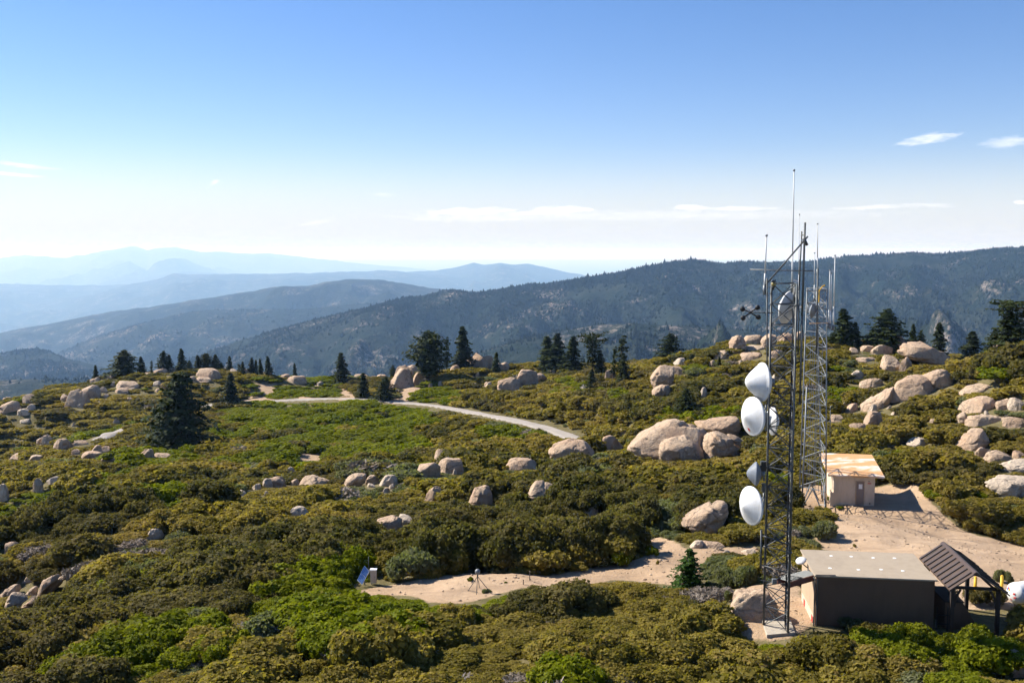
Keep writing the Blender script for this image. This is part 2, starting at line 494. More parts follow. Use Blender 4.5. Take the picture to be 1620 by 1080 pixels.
# road: measured on the bare ground, then cut in as a level bench
road_c = []
for a, b in zip(ROAD_PX[:-1], ROAD_PX[1:]):
    for k in range(6):
        f = k/6; road_c.append(hit(a[0]+(b[0]-a[0])*f, a[1]+(b[1]-a[1])*f))
road_c = np.array([tuple(v) for v in road_c])
for _ in range(9):
    road_c[1:-1] = .25*road_c[:-2] + .5*road_c[1:-1] + .25*road_c[2:]
_ground_raw = ground
def ground(x, y):
    x = np.asarray(x, float); y = np.asarray(y, float)
    z = _ground_raw(x, y)
    near = (y > 125) & (y < 260) & (x > -85) & (x < 30)
    if near.any():
        xs, ys = x[near], y[near]
        d = np.full(xs.shape, 1e9); h = np.zeros(xs.shape)
        for (a, b, c) in road_c:
            dd = np.hypot(xs-a, ys-b); m = dd < d
            d[m] = dd[m]; h[m] = c
        k = np.clip((9 - d) / 6, 0, 1); k = k*k*(3-2*k)
        zz = z[near]; z = z.copy(); z[near] = zz*(1-k) + h*k
    return z

SAND = [
 [(570,932),(640,921),(720,908),(800,903),(870,912),(930,898),(1000,886),(1030,878),(1012,852),(1048,848),(1090,868),(1200,862),(1205,880),(1135,884),(1112,900),(1100,922),(1060,926),(980,916),(900,927),(820,930),(760,950),(700,958),(650,942),(570,940)],
 [(1150,940),(1200,922),(1262,918),(1290,985),(1240,1016),(1180,1008),(1160,975)],
 [(1240,770),(1310,765),(1320,795),(1390,768),(1450,765),(1485,805),(1525,840),(1650,872),(1660,945),(1600,962),(1490,962),(1440,900),(1300,868),(1285,852),(1312,838),(1322,818),(1245,800)],
 [(385,635),(405,606),(440,600),(432,634)],
 [(470,633),(484,612),(506,606),(500,632)],
 [(535,633),(546,606),(560,611),(566,633)],
 [(618,640),(640,600),(662,600),(668,628),(640,636)],
 [(468,729),(480,716),(510,716),(508,727)],
 [(150,690),(151,690),(151,691)],
 [(325,640),(352,626),(356,632),(330,646)],
 [(590,640),(600,632),(606,640),(596,646)],
 [(888,640),(905,628),(905,640)],
]
SAND_SEE = [[(p[0], p[1]) for p in s] for s in SAND]

# near ground mesh, finer close to the camera
def grid_mesh(name, xs, ys, mat):
    X, Y = np.meshgrid(xs, ys)
    Z = ground(X, Y)
    V = np.stack([X, Y, Z], -1).reshape(-1, 3)
    px, py, d = project(V)
    sand = np.zeros(len(V))
    for s in SAND: sand = np.maximum(sand, in_poly(px, py, s).astype(float))
    sand[V[:, 1] < 30] = 0
    # the yard goes on beyond the right edge of what the photograph shows
    sand[(V[:, 0] > 30) & (V[:, 0] < 60) & (V[:, 1] > 50) & (V[:, 1] < 78) & (px > 1640)] = 1
    nx, ny = len(xs), len(ys)
    g = sand.reshape(ny, nx)
    for _ in range(2):
        g2 = g.copy()
        g2[1:-1, 1:-1] = (g[1:-1,1:-1]*2 + g[:-2,1:-1] + g[2:,1:-1] + g[1:-1,:-2] + g[1:-1,2:]) / 6
        g = g2
    i = np.arange((ny-1)*(nx-1)); r, c = i // (nx-1), i % (nx-1)
    k = r*nx + c
    F = np.stack([k, k+1, k+nx+1, k+nx], 1)
    me = np_mesh(name, V, [F], [mat], {'sand': g.ravel()}, True)
    return link(name, me)
xs = np.unique(np.concatenate([np.arange(-320, -60, 4), np.arange(-60, 60, .55), np.arange(60, 324, 4)]))
ys = np.unique(np.concatenate([np.arange(-80, 34, 3), np.arange(34, 100, .5), np.arange(100, 300, 1.1), np.arange(300, 480, 5)]))
g_ob = tag(grid_mesh('ground', xs, ys, M['ground']), kind='structure')

# road sheet
def road_sheet(road_c=road_c, wd=3.3, name='road'):
    V = []; F = []; n = len(road_c); W = 7
    t = np.gradient(road_c[:, :2], axis=0); t /= np.linalg.norm(t, axis=1)[:, None]
    for i in range(n):
        nrm = np.array((-t[i,1], t[i,0]))
        wob = .35*float(vnoise(np.array([i*.6]), np.array([0.]), seed=4)[0])
        for j in range(W):
            o = (j/(W-1) - .5) * (wd + 1.8*wob)
            x, y = road_c[i,:2] + nrm*o
            V.append((x, y, road_c[i,2] + .10 + (.04 if 0 < j < W-1 else -.22)))
    for i in range(n-1):
        for j in range(W-1):
            k = i*W + j; F.append((k, k+W, k+W+1, k+1))
    return np_mesh(name, V, [np.array(F)], [M['road']], None, True)
tag(link('road', road_sheet()), kind='structure')
path_c = []
for a, b in (((152,700),(172,691)),((172,691),(196,682)),((196,682),(222,672))):
    for k in range(6):
        f = k/6; v_ = hit(a[0]+(b[0]-a[0])*f, a[1]+(b[1]-a[1])*f); path_c.append(tuple(v_))
path_c = np.array(path_c)
for _ in range(6): path_c[1:-1] = .25*path_c[:-2] + .5*path_c[1:-1] + .25*path_c[2:]
path_c[:, 2] = np.maximum(path_c[:, 2], ground(path_c[:,0], path_c[:,1])) + .25
tag(link('path', road_sheet(path_c, 2.6, 'path')), kind='structure')

# ------------------------------------------------------------------ far ranges: one height field in (bearing, distance)
RIDGES = [  # distance, front slope, back slope, skyline in pixels
 (46000, .07, .10, [(-500,425),(-100,415),(0,410),(30,404),(50,403),(95,407),(112,407),(125,404),(140,404),(165,397),(190,394),(210,391),(222,391),(238,396),(250,393),(282,391),(300,395),(330,399),(360,399),(400,402),(430,401),(460,404),(500,410),(560,415),(640,422),(800,440)]),
 (28000, .08, .12, [(-400,530),(0,492),(100,468),(165,448),(240,438),(290,429),(360,432),(430,438),(520,452),(700,470)]),
 (22000, .10, .2, [(560,450),(600,441),(640,431),(690,428),(712,425),(735,419),(750,415.5),(760,418.5),(772,419),(790,416),(815,418),(835,417),(850,420),(870,424),(910,432),(960,441),(1100,455)]),
 (20000, .085, .2, [(-400,560),(0,490),(60,473),(95,471),(150,463),(200,451),(240,444),(262,439),(280,433),(330,435),(370,433),(430,433),(480,431),(520,430),(560,429),(610,428),(660,432),(700,437),(760,442),(850,450),(1000,470)]),
 (8200, .11, .25, [(-400,590),(0,529),(40,519),(90,511),(130,505),(200,491),(260,482),(330,471),(365,466),(400,460),(430,453),(455,450),(490,450),(520,444),(560,440),(600,441),(640,448),(680,456),(740,464),(800,478),(900,505)]),
 (6000, .13, .25, [(-200,660),(0,612),(60,580),(100,553),(160,530),(230,511),(300,496),(330,492),(430,488),(480,487),(560,480),(600,478),(640,484),(760,500),(900,530)]),
 (3500, .17, .3, [(250,585),(330,552),(400,529),(480,506),(540,491),(600,476),(640,468),(665,465),(700,458),(722,456),(745,459),(765,458),(800,452),(830,447),(860,446),(920,437),(960,431),(1000,424),(1050,414),(1080,410),(1110,408),(1140,412),(1165,410),(1200,411),(1260,410),(1300,406),(1350,402),(1400,399),(1440,396),(1480,398),(1540,393),(1580,389),(1620,387),(1900,372),(2300,380)]),
 (4000, .15, .3, [(-500,560),(-100,566),(0,563),(40,557),(75,558),(110,565),(150,575),(220,596),(300,625),(420,660)]),
 (2000, .17, .3, [(600,600),(700,572),(780,550),(820,538),(850,531),(930,516),(1000,508),(1060,509),(1100,512),(1200,521),(1300,530),(1500,542),(1700,545),(2000,550)]),
]
def hills_z(u, Y):
    """u = X/Y; arrays"""
    floor = np.interp(Y, [400,900,2500,9000,20000,45000,92000], [-120,-230,-420,-1250,-1500,-1200,-900])
    floor = floor + 14*fbm(u*Y/700, Y/700, seed=31)*np.clip(Y/3000, 0, 1)
    z = floor
    X = u*Y
    for ri, (D, sf, sb, pts) in enumerate(RIDGES):
        px = 810 + u*FPX*.9958
        yy = np.interp(px, [p[0] for p in pts], [p[1] for p in pts])
        _, dy, dz = ray(px, yy)
        jit = fbm(u*90, np.full_like(u, ri*3.1), seed=70+ri, octv=4)*D*.0009
        zc = CAM_Z + dz/dy*D + jit - (D*.0022 if D < 4000 else 0)
        wig = D*.05*fbm(u*14, np.full_like(u, ri*7.7), seed=50+ri, octv=3)
        d = Y - (D + wig)
        gul = 1 + .8*fbm(X/(D*.045), Y/(D*.11), seed=90+ri, octv=5)
        fall = np.where(d < 0, -d*sf*gul, d*sb)
        fade = np.clip(np.abs(d)/(D*.10), 0, 1)
        rel = D*(.015 if D < 9000 else .008)*fade*(fbm(X/(D*.055), Y/(D*.055), seed=20+ri, octv=5))
        rr = zc - fall*np.clip(.35 + np.abs(d)/(D*.2), 0, 1) + rel
        k = 6 + D*.0012
        hgh = np.maximum(z, rr); dlt = np.abs(z - rr)
        z = hgh + k*np.exp(-dlt/k)*.35*np.clip(np.abs(d)/(D*.05), 0, 1)
    return z
nu, nr = 760, 520
us = np.linspace(-.80, .80, nu)
rs = np.concatenate([np.geomspace(420, 52000, nr-24), np.geomspace(52800, 92000, 24)])
U, Yg = np.meshgrid(us, rs)
Zg = hills_z(U, Yg)
Zg[Yg < 470] -= 30
V = np.stack([U*Yg, Yg, Zg], -1).reshape(-1, 3)
i = np.arange((nr-1)*(nu-1)); r_, c_ = i // (nu-1), i % (nu-1); k_ = r_*nu + c_
hills = link('hills', np_mesh('hills', V, [np.stack([k_, k_+1, k_+nu+1, k_+nu], 1)], [M['hills']], None, True))
tag(hills, kind='structure')
b = MB(); b.box((0, 40000, -1610), (240000, 240000, 20))
tag(b.solo('plain', M['plain'], (0, 40000, -1600)), kind='structure')

# ------------------------------------------------------------------ sky, sun, haze
SUN_AZ, SUN_EL = R(-63), R(40)
w = bpy.data.worlds.new("World"); scene.world = w; w.use_nodes = True
nt = w.node_tree; nt.nodes.clear()
def wn(k, **kw):
    x = nt.nodes.new(k)
    for a, b_ in kw.items(): setattr(x, a, b_)
    return x
def wm(op, a, b_=0., c=None, clamp=False):
    x = wn('ShaderNodeMath', operation=op); x.use_clamp = clamp
    for i_, v in enumerate((a, b_, c)):
        if v is None: continue
        if isinstance(v, bpy.types.NodeSocket): nt.links.new(v, x.inputs[i_])
        else: x.inputs[i_].default_value = v
    return x.outputs[0]
sky = wn('ShaderNodeTexSky', sky_type='NISHITA')
sky.sun_disc = False; sky.sun_elevation = SUN_EL; sky.sun_rotation = SUN_AZ
sky.altitude = SKY_ALT; sky.air_density = SKY_AIR; sky.dust_density = SKY_DUST; sky.ozone_density = SKY_OZ
tc = wn('ShaderNodeTexCoord')
sx = wn('ShaderNodeSeparateXYZ'); nt.links.new(tc.outputs['Generated'], sx.inputs[0])
az = wm('ARCTAN2', sx.outputs[0], sx.outputs[1]); el = wm('ARCSINE', sx.outputs[2])
cv = wn('ShaderNodeCombineXYZ'); nt.links.new(wm('MULTIPLY', az, 16), cv.inputs[0]); nt.links.new(wm('MULTIPLY', el, 75), cv.inputs[1])
nz = wn('ShaderNodeTexNoise'); nz.inputs['Scale'].default_value = 4.2; nz.inputs['Detail'].default_value = 8; nz.inputs['Roughness'].default_value = .62
nt.links.new(cv.outputs[0], nz.inputs['Vector'])
nzo = nz.outputs[0]
CLOUDS = [ (1000,341,420,9,0,.22),(760,345,150,7,.0,.25), # centre pixel, half width, half height, slope, strength
 (745,335,78,7,-.02,.85),(885,333,58,8,-.03,.85),(830,338,40,4,0,.5),(1092,329,34,5,0,.8),(1170,330,60,4,0,.5),(1380,328,70,4,-.04,.35),(1470,325,40,4,0,.3),
 (1467,220,46,8,-.12,.55),(1596,225,38,9,-.04,.42),(36,262,50,3.5,.08,.5),(15,275,40,3,.06,.6),(605,308,24,3,0,.18),(340,288,7,4,-.4,.35),(500,352,30,4,-.2,.25),(1614,320,10,3,0,.6)]
tot = None
for (cx, cy, hw, hh, slp, stg) in CLOUDS:
    dx, dy, dz = ray(cx, cy); L = math.sqrt(dx*dx+dy*dy+dz*dz)
    a0, e0 = math.atan2(dx, dy), math.asin(dz/L)
    da = wm('SUBTRACT', az, a0); de = wm('ADD', wm('SUBTRACT', el, e0), wm('MULTIPLY', da, slp))
    g1 = wm('POWER', wm('DIVIDE', da, hw/FPX), 2.); g2 = wm('POWER', wm('ABSOLUTE', wm('DIVIDE', de, hh/FPX)), 2.)
    m = wm('SUBTRACT', 1.0, wm('ADD', g1, g2))
    m = wm('ADD', m, wm('MULTIPLY', wm('SUBTRACT', nzo, .5), 3.4))
    m = wm('MULTIPLY', wm('MULTIPLY', m, .75, clamp=True), stg)
    tot = m if tot is None else wm('MAXIMUM', tot, m)
mixc = wn('ShaderNodeMix', data_type='RGBA'); nt.links.new(tot, mixc.inputs[0])
hsv = wn('ShaderNodeHueSaturation'); hsv.inputs['Saturation'].default_value = SKY_SAT; nt.links.new(sky.outputs[0], hsv.inputs['Color'])
tin = wn('ShaderNodeMix', data_type='RGBA', blend_type='MULTIPLY'); tin.inputs[0].default_value = 1; tin.inputs[7].default_value = (*SKY_TINT, 1)
nt.links.new(hsv.outputs[0], tin.inputs[6])
hb_ = wn('ShaderNodeMapRange', interpolation_type='SMOOTHERSTEP'); nt.links.new(el, hb_.inputs[0])
for i_, v in enumerate((-.01, HB_TOP, HB_AMT, 0.)): hb_.inputs[i_+1].default_value = v
hmx = wn('ShaderNodeMix', data_type='RGBA'); nt.links.new(hb_.outputs[0], hmx.inputs[0]); nt.links.new(tin.outputs[2], hmx.inputs[6]); hmx.inputs[7].default_value = (*HB_COL, 1)
nt.links.new(hmx.outputs[2], mixc.inputs[6]); mixc.inputs[7].default_value = (*[x*CLOUD_B for x in (1,.97,.98)], 1)
bg = wn('ShaderNodeBackground'); bg.inputs['Strength'].default_value = SKY_STR
nt.links.new(mixc.outputs[2], bg.inputs['Color'])
wo = wn('ShaderNodeOutputWorld'); nt.links.new(bg.outputs[0], wo.inputs['Surface'])

sl = bpy.data.lights.new("sun", 'SUN'); sl.energy = SUN_STR; sl.angle = R(.53); sl.color = (1, .935, .83)
so = bpy.data.objects.new("sun", sl); COL.objects.link(so)
sdir = Vector((math.sin(SUN_AZ)*math.cos(SUN_EL), math.cos(SUN_AZ)*math.cos(SUN_EL), math.sin(SUN_EL)))
so.rotation_euler = sdir.to_track_quat('Z', 'Y').to_euler(); so.location = sdir*200

b = MB(); b.box((0, 48000, -755), (250000, 250000, 1810))
hz = b.solo('haze', simple('tmp', (1,1,1)), (0, 48000, -755))
tag(hz, kind='stuff')
hm = bpy.data.materials.new('haze_air'); hm.use_nodes = True
hm.node_tree.nodes.clear()
pv = hm.node_tree.nodes.new('ShaderNodeVolumePrincipled'); ho = hm.node_tree.nodes.new('ShaderNodeOutputMaterial')
pv.inputs['Color'].default_value = (*HAZE_COL, 1); pv.inputs['Density'].default_value = HAZE_D; pv.inputs['Absorption Color'].default_value = (1, 1, 1, 1); pv.inputs['Anisotropy'].default_value = HAZE_G
hm.node_tree.links.new(pv.outputs[0], ho.inputs['Volume'])
hz.data.materials.clear(); hz.data.materials.append(hm)
# ------------------------------------------------------------------ rocks
def ico(sub):
    bm = bmesh.new(); bmesh.ops.create_icosphere(bm, subdivisions=sub, radius=1)
    V = np.array([v.co[:] for v in bm.verts]); F = np.array([[v.index for v in f.verts] for f in bm.faces]); bm.free()
    return V, F
ICO5 = ico(5); ICO4 = ico(4); ICO2 = ico(2); ICO1 = ico(1)
def rock_mesh(name, seed, blocky=0.3, cuts=2, mat='granite', sub=ICO5, flat=0.):
    V, F = sub
    W3 = V[:, [0,1,2]]
    rr = np.random.default_rng(seed)
    p = V.copy()
    # squash towards a rounded block, then cut a few planes and grooves
    e = 2 + 3*blocky
    p = p / ((np.abs(p)**e).sum(1)**(1/e))[:, None]
    s = seed*3.7
    p = p * (1 + .34*fbm(V[:,0]*1.2+s, V[:,1]*1.2, V[:,2]*1.2, seed, 3) + .10*fbm(V[:,0]*3+s, V[:,1]*3, V[:,2]*3, seed+5, 5))[:, None]
    for k in range(cuts+2):
        n = rr.normal(size=3); n[2] = abs(n[2])*.6; n /= np.linalg.norm(n); c = rr.uniform(.5, .85)
        d = p @ n - c
        over = d > 0
        p[over] -= (d[over]*.82)[:, None]*n
    for k in range(2):
        n = rr.normal(size=3); n[2] *= .5; n /= np.linalg.norm(n); c = rr.uniform(-.4, .5)
        d = p @ n - c + .06*fbm(p[:,0]*2, p[:,1]*2, p[:,2]*2, seed+9, 2)
        p = p * (1 - rr.uniform(.015,.06)*np.exp(-(d/.035)**2))[:, None]
    ridge = np.abs(fbm(V[:,0]*2.2+s, V[:,1]*2.2, V[:,2]*3.2, seed+40, 3))
    p = p * (1 - .022*np.exp(-(ridge/.05)**2))[:, None]
    if flat: p[:, 2] = np.sign(p[:,2])*np.abs(p[:,2])**(1-flat*.4)
    p[:, 2] = np.where(p[:, 2] < -.6, -.6 + (p[:,2]+.6)*.3, p[:, 2])
    # fit exactly into the unit box
    lo, hi = p.min(0), p.max(0)
    p = (p - (lo+hi)/2) / ((hi-lo)/2)
    p[:, 2] = p[:, 2]*.5 + .5                  # z from 0 to 1
    return np_mesh(name, p, [F], [M[mat]], None, True)
ROCK = {'round': [rock_mesh('boulder', s, .25, 3) for s in (1, 2, 3, 4)],
        'block': [rock_mesh('boulder', s, .7, 4) for s in (11, 12, 13)],
        'slab': [rock_mesh('boulder', s, .5, 3, flat=.6) for s in (21, 22, 23)],
        'pale': [rock_mesh('boulder', s, .35, 3, 'granite_pale') for s in (31, 32, 33)],
        'dome': [rock_mesh('boulder', s, .12, 2) for s in (41, 42)]}

HERO = {}
def hero_key(cx, base): return (cx, base)
for cx, base, poly in [
 (1053,727,[(992,712),(997,693),(1009,680),(1027,671),(1040,667),(1073,667),(1086,674),(1102,677),(1120,684),(1125,695),(1120,703),(1110,708),(1110,729),(1064,731),(1022,730),(1004,725)]),
 (1080,732,[(1041,711),(1049,699),(1064,692),(1087,687),(1102,694),(1108,701),(1111,730),(1050,731)]),
 (1128,700,[(1090,668),(1123,664),(1164,658),(1173,669),(1167,679),(1160,687),(1130,681),(1108,677)]),
 (1140,726,[(1112,686),(1132,683),(1153,692),(1162,705),(1178,714),(1176,722),(1145,722),(1130,728),(1111,728),(1111,704)]),
 (1162,716,[(1148,686),(1171,690),(1178,702),(1168,706),(1155,696)]),
 (1114,849,[(1075,823),(1087,808),(1107,796),(1141,794),(1150,803),(1148,817),(1135,837),(1113,849),(1098,851),(1092,841),(1083,834)]),
 (1448,630,[(1406,632),(1418,611),(1432,598),(1447,591),(1463,593),(1482,606),(1494,622),(1488,632),(1450,636)]),
 (1393,648,[(1359,650),(1366,640),(1387,627),(1413,612),(1420,618),(1409,632),(1390,646),(1373,654)]),
 (1488,616,[(1464,598),(1482,587),(1497,588),(1513,602),(1511,611),(1498,621),(1484,620)]),
 (1345,656,[(1318,666),(1337,651),(1350,639),(1361,642),(1358,651),(1340,659),(1324,668)]),
 (1464,581,[(1423,557),(1434,543),(1453,541),(1471,547),(1492,558),(1506,570),(1498,580),(1480,582),(1454,572),(1436,566)]),
 (1418,551,[(1394,547),(1402,534),(1418,531),(1437,533),(1443,539),(1430,550),(1402,552)]),
 (1550,621,[(1516,624),(1529,613),(1556,606),(1579,608),(1583,612),(1558,620),(1527,627)]),
 (1548,653,[(1516,652),(1526,638),(1548,629),(1566,629),(1578,638),(1570,648),(1548,650),(1530,656)]),
 (1591,648,[(1576,638),(1589,631),(1604,630),(1606,640),(1596,649),(1580,649)]),
 (1557,675,[(1527,674),(1533,660),(1545,658),(1561,657),(1582,659),(1591,666),(1570,674),(1545,679)]),
 (1538,713,[(1506,713),(1521,696),(1540,679),(1550,677),(1561,687),(1563,697),(1555,708),(1545,719),(1520,718)]),
 (1582,731,[(1556,728),(1566,716),(1587,713),(1605,723),(1600,730),(1570,734)]),
 (1603,747,[(1577,741),(1600,729),(1630,726),(1632,746),(1595,749)]),
 (1592,787,[(1561,767),(1577,753),(1595,750),(1624,755),(1626,776),(1612,790),(1582,791),(1572,779)]),
 (1050,612,[(1029,606),(1028,591),(1040,579),(1057,577),(1070,582),(1067,596),(1064,614),(1052,618),(1034,616)]),
 (1046,628,[(1033,628),(1032,611),(1045,607),(1064,610),(1060,625),(1044,630)]),
 (1076,594,[(1055,581),(1078,580),(1091,588),(1088,594),(1068,598),(1058,592)]),
 (12,947,[(-8,948),(0,938),(19,925),(35,927),(22,943),(4,956),(-8,958)]),
 (30,970,[(3,972),(12,950),(20,939),(37,935),(42,945),(30,962),(16,972)]),
 (44,924,[(32,921),(45,909),(61,911),(56,922),(39,927)]),
 (74,946,[(54,946),(62,923),(78,911),(95,907),(89,918),(72,934),(63,950)]),
 (95,938,[(68,940),(83,918),(106,910),(97,921),(80,942)]),
 (52,943,[(38,942),(54,925),(60,928),(55,942),(42,950)]),
 (48,962,[(31,960),(54,943),(58,949),(42,964)]),
 (905,729,[(867,717),(872,708),(885,700),(905,693),(925,697),(948,712),(944,720),(910,727),(878,731)]),
 (852,795,[(824,791),(832,775),(848,763),(862,762),(876,770),(880,781),(869,796),(845,797)]),
 (757,803,[(734,803),(740,785),(752,772),(768,769),(781,778),(780,793),(762,805)]),
 (614,846,[(593,832),(599,821),(618,815),(634,818),(637,833),(628,846),(600,845)]),
 (686,796,[(669,798),(680,775),(695,768),(702,772),(692,790),(680,800)]),
 (493,767,[(468,767),(478,756),(492,752),(512,757),(523,764),(500,770)]),
 (556,771,[(537,767),(550,753),(570,748),(580,751),(574,764),(556,775)]),
 (827,745,[(799,745),(806,728),(820,724),(838,726),(856,737),(850,746),(825,748)]),
 (1163,561,[(1152,546),(1156,535),(1166,530),(1180,536),(1175,561),(1158,562)]),
 (1187,546,[(1170,546),(1176,534),(1200,530),(1208,540),(1198,548),(1178,549)]),
 (1191,555,[(1173,555),(1180,547),(1206,546),(1211,553),(1192,558)]),
 (1187,570,[(1165,566),(1178,557),(1206,558),(1213,566),(1192,573),(1172,572)]),
 (1211,552,[(1204,547),(1209,529),(1222,526),(1231,535),(1226,551),(1212,554)]),
 (1238,540,[(1221,541),(1239,528),(1256,530),(1262,539),(1242,544)]),
]: HERO[(cx, base)] = poly
def hero_mesh(name, poly, Yc, th, seed, mat):
    """a boulder with a surveyed outline, its real size at its real distance, as thick as it is wide there"""
    W = [at(a, b, Yc) for a, b in poly]
    P2 = np.array([(v.x, v.z) for v in W]); n0 = len(P2)
    c = np.array((P2[:,0].mean()*.5 + (P2[:,0].min()+P2[:,0].max())*.25, P2[:,1].mean()*.5 + (P2[:,1].min()+P2[:,1].max())*.25))
    # resample and round the outline (closed Catmull-Rom)
    NB = 88; B = []
    for k in range(NB):
        t_ = k/NB*n0; i = int(t_); f = t_-i
        p0, p1, p2, p3 = (P2[(i+j) % n0] for j in (-1,0,1,2))
        B.append(.5*((2*p1) + (p2-p0)*f + (2*p0-5*p1+4*p2-p3)*f*f + (3*p1-p0-3*p2+p3)*f**3))
    B = np.array(B)
    V = []; rings = 15
    half = th
    for side in (-1, 1):
        for r_ in range(rings):
            a = r_/(rings-1)*math.pi/2
            k = math.cos(a)**.8 if r_ < rings-1 else 0.
            q_ = c + (B-c)*max(k, .002)
            yy = side*half*math.sin(a)**.85
            for p in q_: V.append((p[0], Yc + yy, p[1]))
    V = np.array(V); F = []
    for sd in range(2):
        o = sd*rings*NB
        for r_ in range(rings-1):
            for k in range(NB):
                q4 = (o+r_*NB+k, o+r_*NB+(k+1) % NB, o+(r_+1)*NB+(k+1) % NB, o+(r_+1)*NB+k)
                F.append(q4 if sd == 0 else q4[::-1])
    size = min(np.ptp(B[:,0]), np.ptp(B[:,1]))
    ctr = np.array((c[0], Yc, c[1])); d = V - ctr
    nrm = d/(np.linalg.norm(d, axis=1)[:, None]+1e-6)
    S_ = size
    x_, y_, z_ = (V/S_).T
    disp = .11*fbm(x_*1.3+seed, y_*1.3, z_*1.3, seed, 4) + .07*fbm(x_*4, y_*4, z_*4, seed+3, 4)
    for e_, f_ in ((seed+11, .10), (seed+23, .06)):
        rg = np.abs(fbm(x_*.9+e_, y_*.9, z_*1.5, e_, 3)); disp -= f_*np.exp(-(rg/.035)**2)
    V = V + nrm*(disp*S_)[:, None]
    rr = np.random.default_rng(seed+77)            # a few broken faces
    for k in range(5):
        n_ = rr.normal(size=3); n_[1] = -abs(n_[1])*.9; n_[2] = abs(n_[2])*.8; n_ /= np.linalg.norm(n_)
        h_ = (V-ctr) @ n_; c_ = h_.max()*rr.uniform(.62, .86)
        o_ = h_ > c_ + .05*S_*fbm(x_*2, y_*2, z_*2, seed+k, 3); V[o_] -= ((h_-c_)[o_]*.7)[:, None]*n_
    return V, np.array(F)
ROCKS = []     # (cx, base, w, h, Y) for the shrubs to keep clear of
ORD = ['first','second','third','fourth','fifth','sixth','seventh','eighth','ninth','tenth','eleventh','twelfth','thirteenth','fourteenth','fifteenth','sixteenth']
_ri = [0]
def rock(cx, base, w, h, kind='round', label=None, group=None, dep=.8, Y=None, tilt=0., rz=None, lift=0., sink=None):
    sink = {'dome': .34, 'round': .22, 'slab': .15}.get(kind, .12) if sink is None else sink
    p = hit(cx, base) if Y is None else at(cx, base, Y)
    _ri[0] += 1
    rr = random.Random(_ri[0]*17)
    L = ROCK[kind]; me = L[_ri[0] % len(L)]
    dist = p.y*cp - (p.z-CAM_Z)*sp
    if (cx, base) in HERO:
        poly = HERO[(cx, base)]
        wpx = max(a for a, _ in poly) - min(a for a, _ in poly); hpx = max(b for _, b in poly) - min(b for _, b in poly)
        half = min(.36*wpx, .62*hpx + .12*wpx)*dist/FPX
        low = sorted(b for _, b in poly)[-2]
        poly = [(a, b + (3 if b >= low - hpx*.12 else 0)) for a, b in poly]
        V, F = hero_mesh('boulder', poly, p.y + half*.75, half, _ri[0], 'granite')
        org = np.array((p.x, p.y + half*.75, p.z))
        o = link('boulder', np_mesh('boulder', V - org, [F], [M['granite_pale' if kind == 'pale' else 'granite']], None, True), None, tuple(org))
        tag(o, label, 'boulder', group)
        ROCKS.append((sum(a for a, _ in poly)/len(poly), base, wpx, hpx, p.y, p.x, p.y + half*.75, (wpx*dist/FPX/2*.9, half*.9)))
        return o
    if w < 40: w *= 1.1; h *= 1.12
    W = w*dist/FPX; ang = (CAM_Z - p.z)/p.y
    D = W*dep
    Hh = max(h*dist/FPX - D*ang*.35, h*dist/FPX*.6)
    o = link('boulder', me)
    full = Hh/(1-sink)
    o.location = (p.x, p.y + D*.45, p.z - full*sink + lift)
    o.scale = (W/2*1.03, D/2, full)
    o.rotation_euler = (rr.uniform(-.06,.06), tilt, (rr.uniform(-.25,.25) if rz is None else rz))
    if rr.random() < .5 and rz is None: o.rotation_euler[2] += math.pi
    tag(o, label, 'boulder', group)
    ROCKS.append((cx, base, w, h, p.y, p.x, p.y + D*.45, (W/2, D/2)))
    return o
def cluster(items, where, group, adj='tan', kind='round'):
    items = sorted(items, key=lambda a: a[0])
    for k, it in enumerate(items):
        kd = it[4] if len(it) > 4 else kind
        ad = it[5] if len(it) > 5 else adj
        kw = it[6] if len(it) > 6 else {}
        n = f'{ad} boulder, ' + (f'{ORD[k]} from the left ' if len(items) > 1 else '') + where
        rock(*it[:4], kd, n, group, **kw)

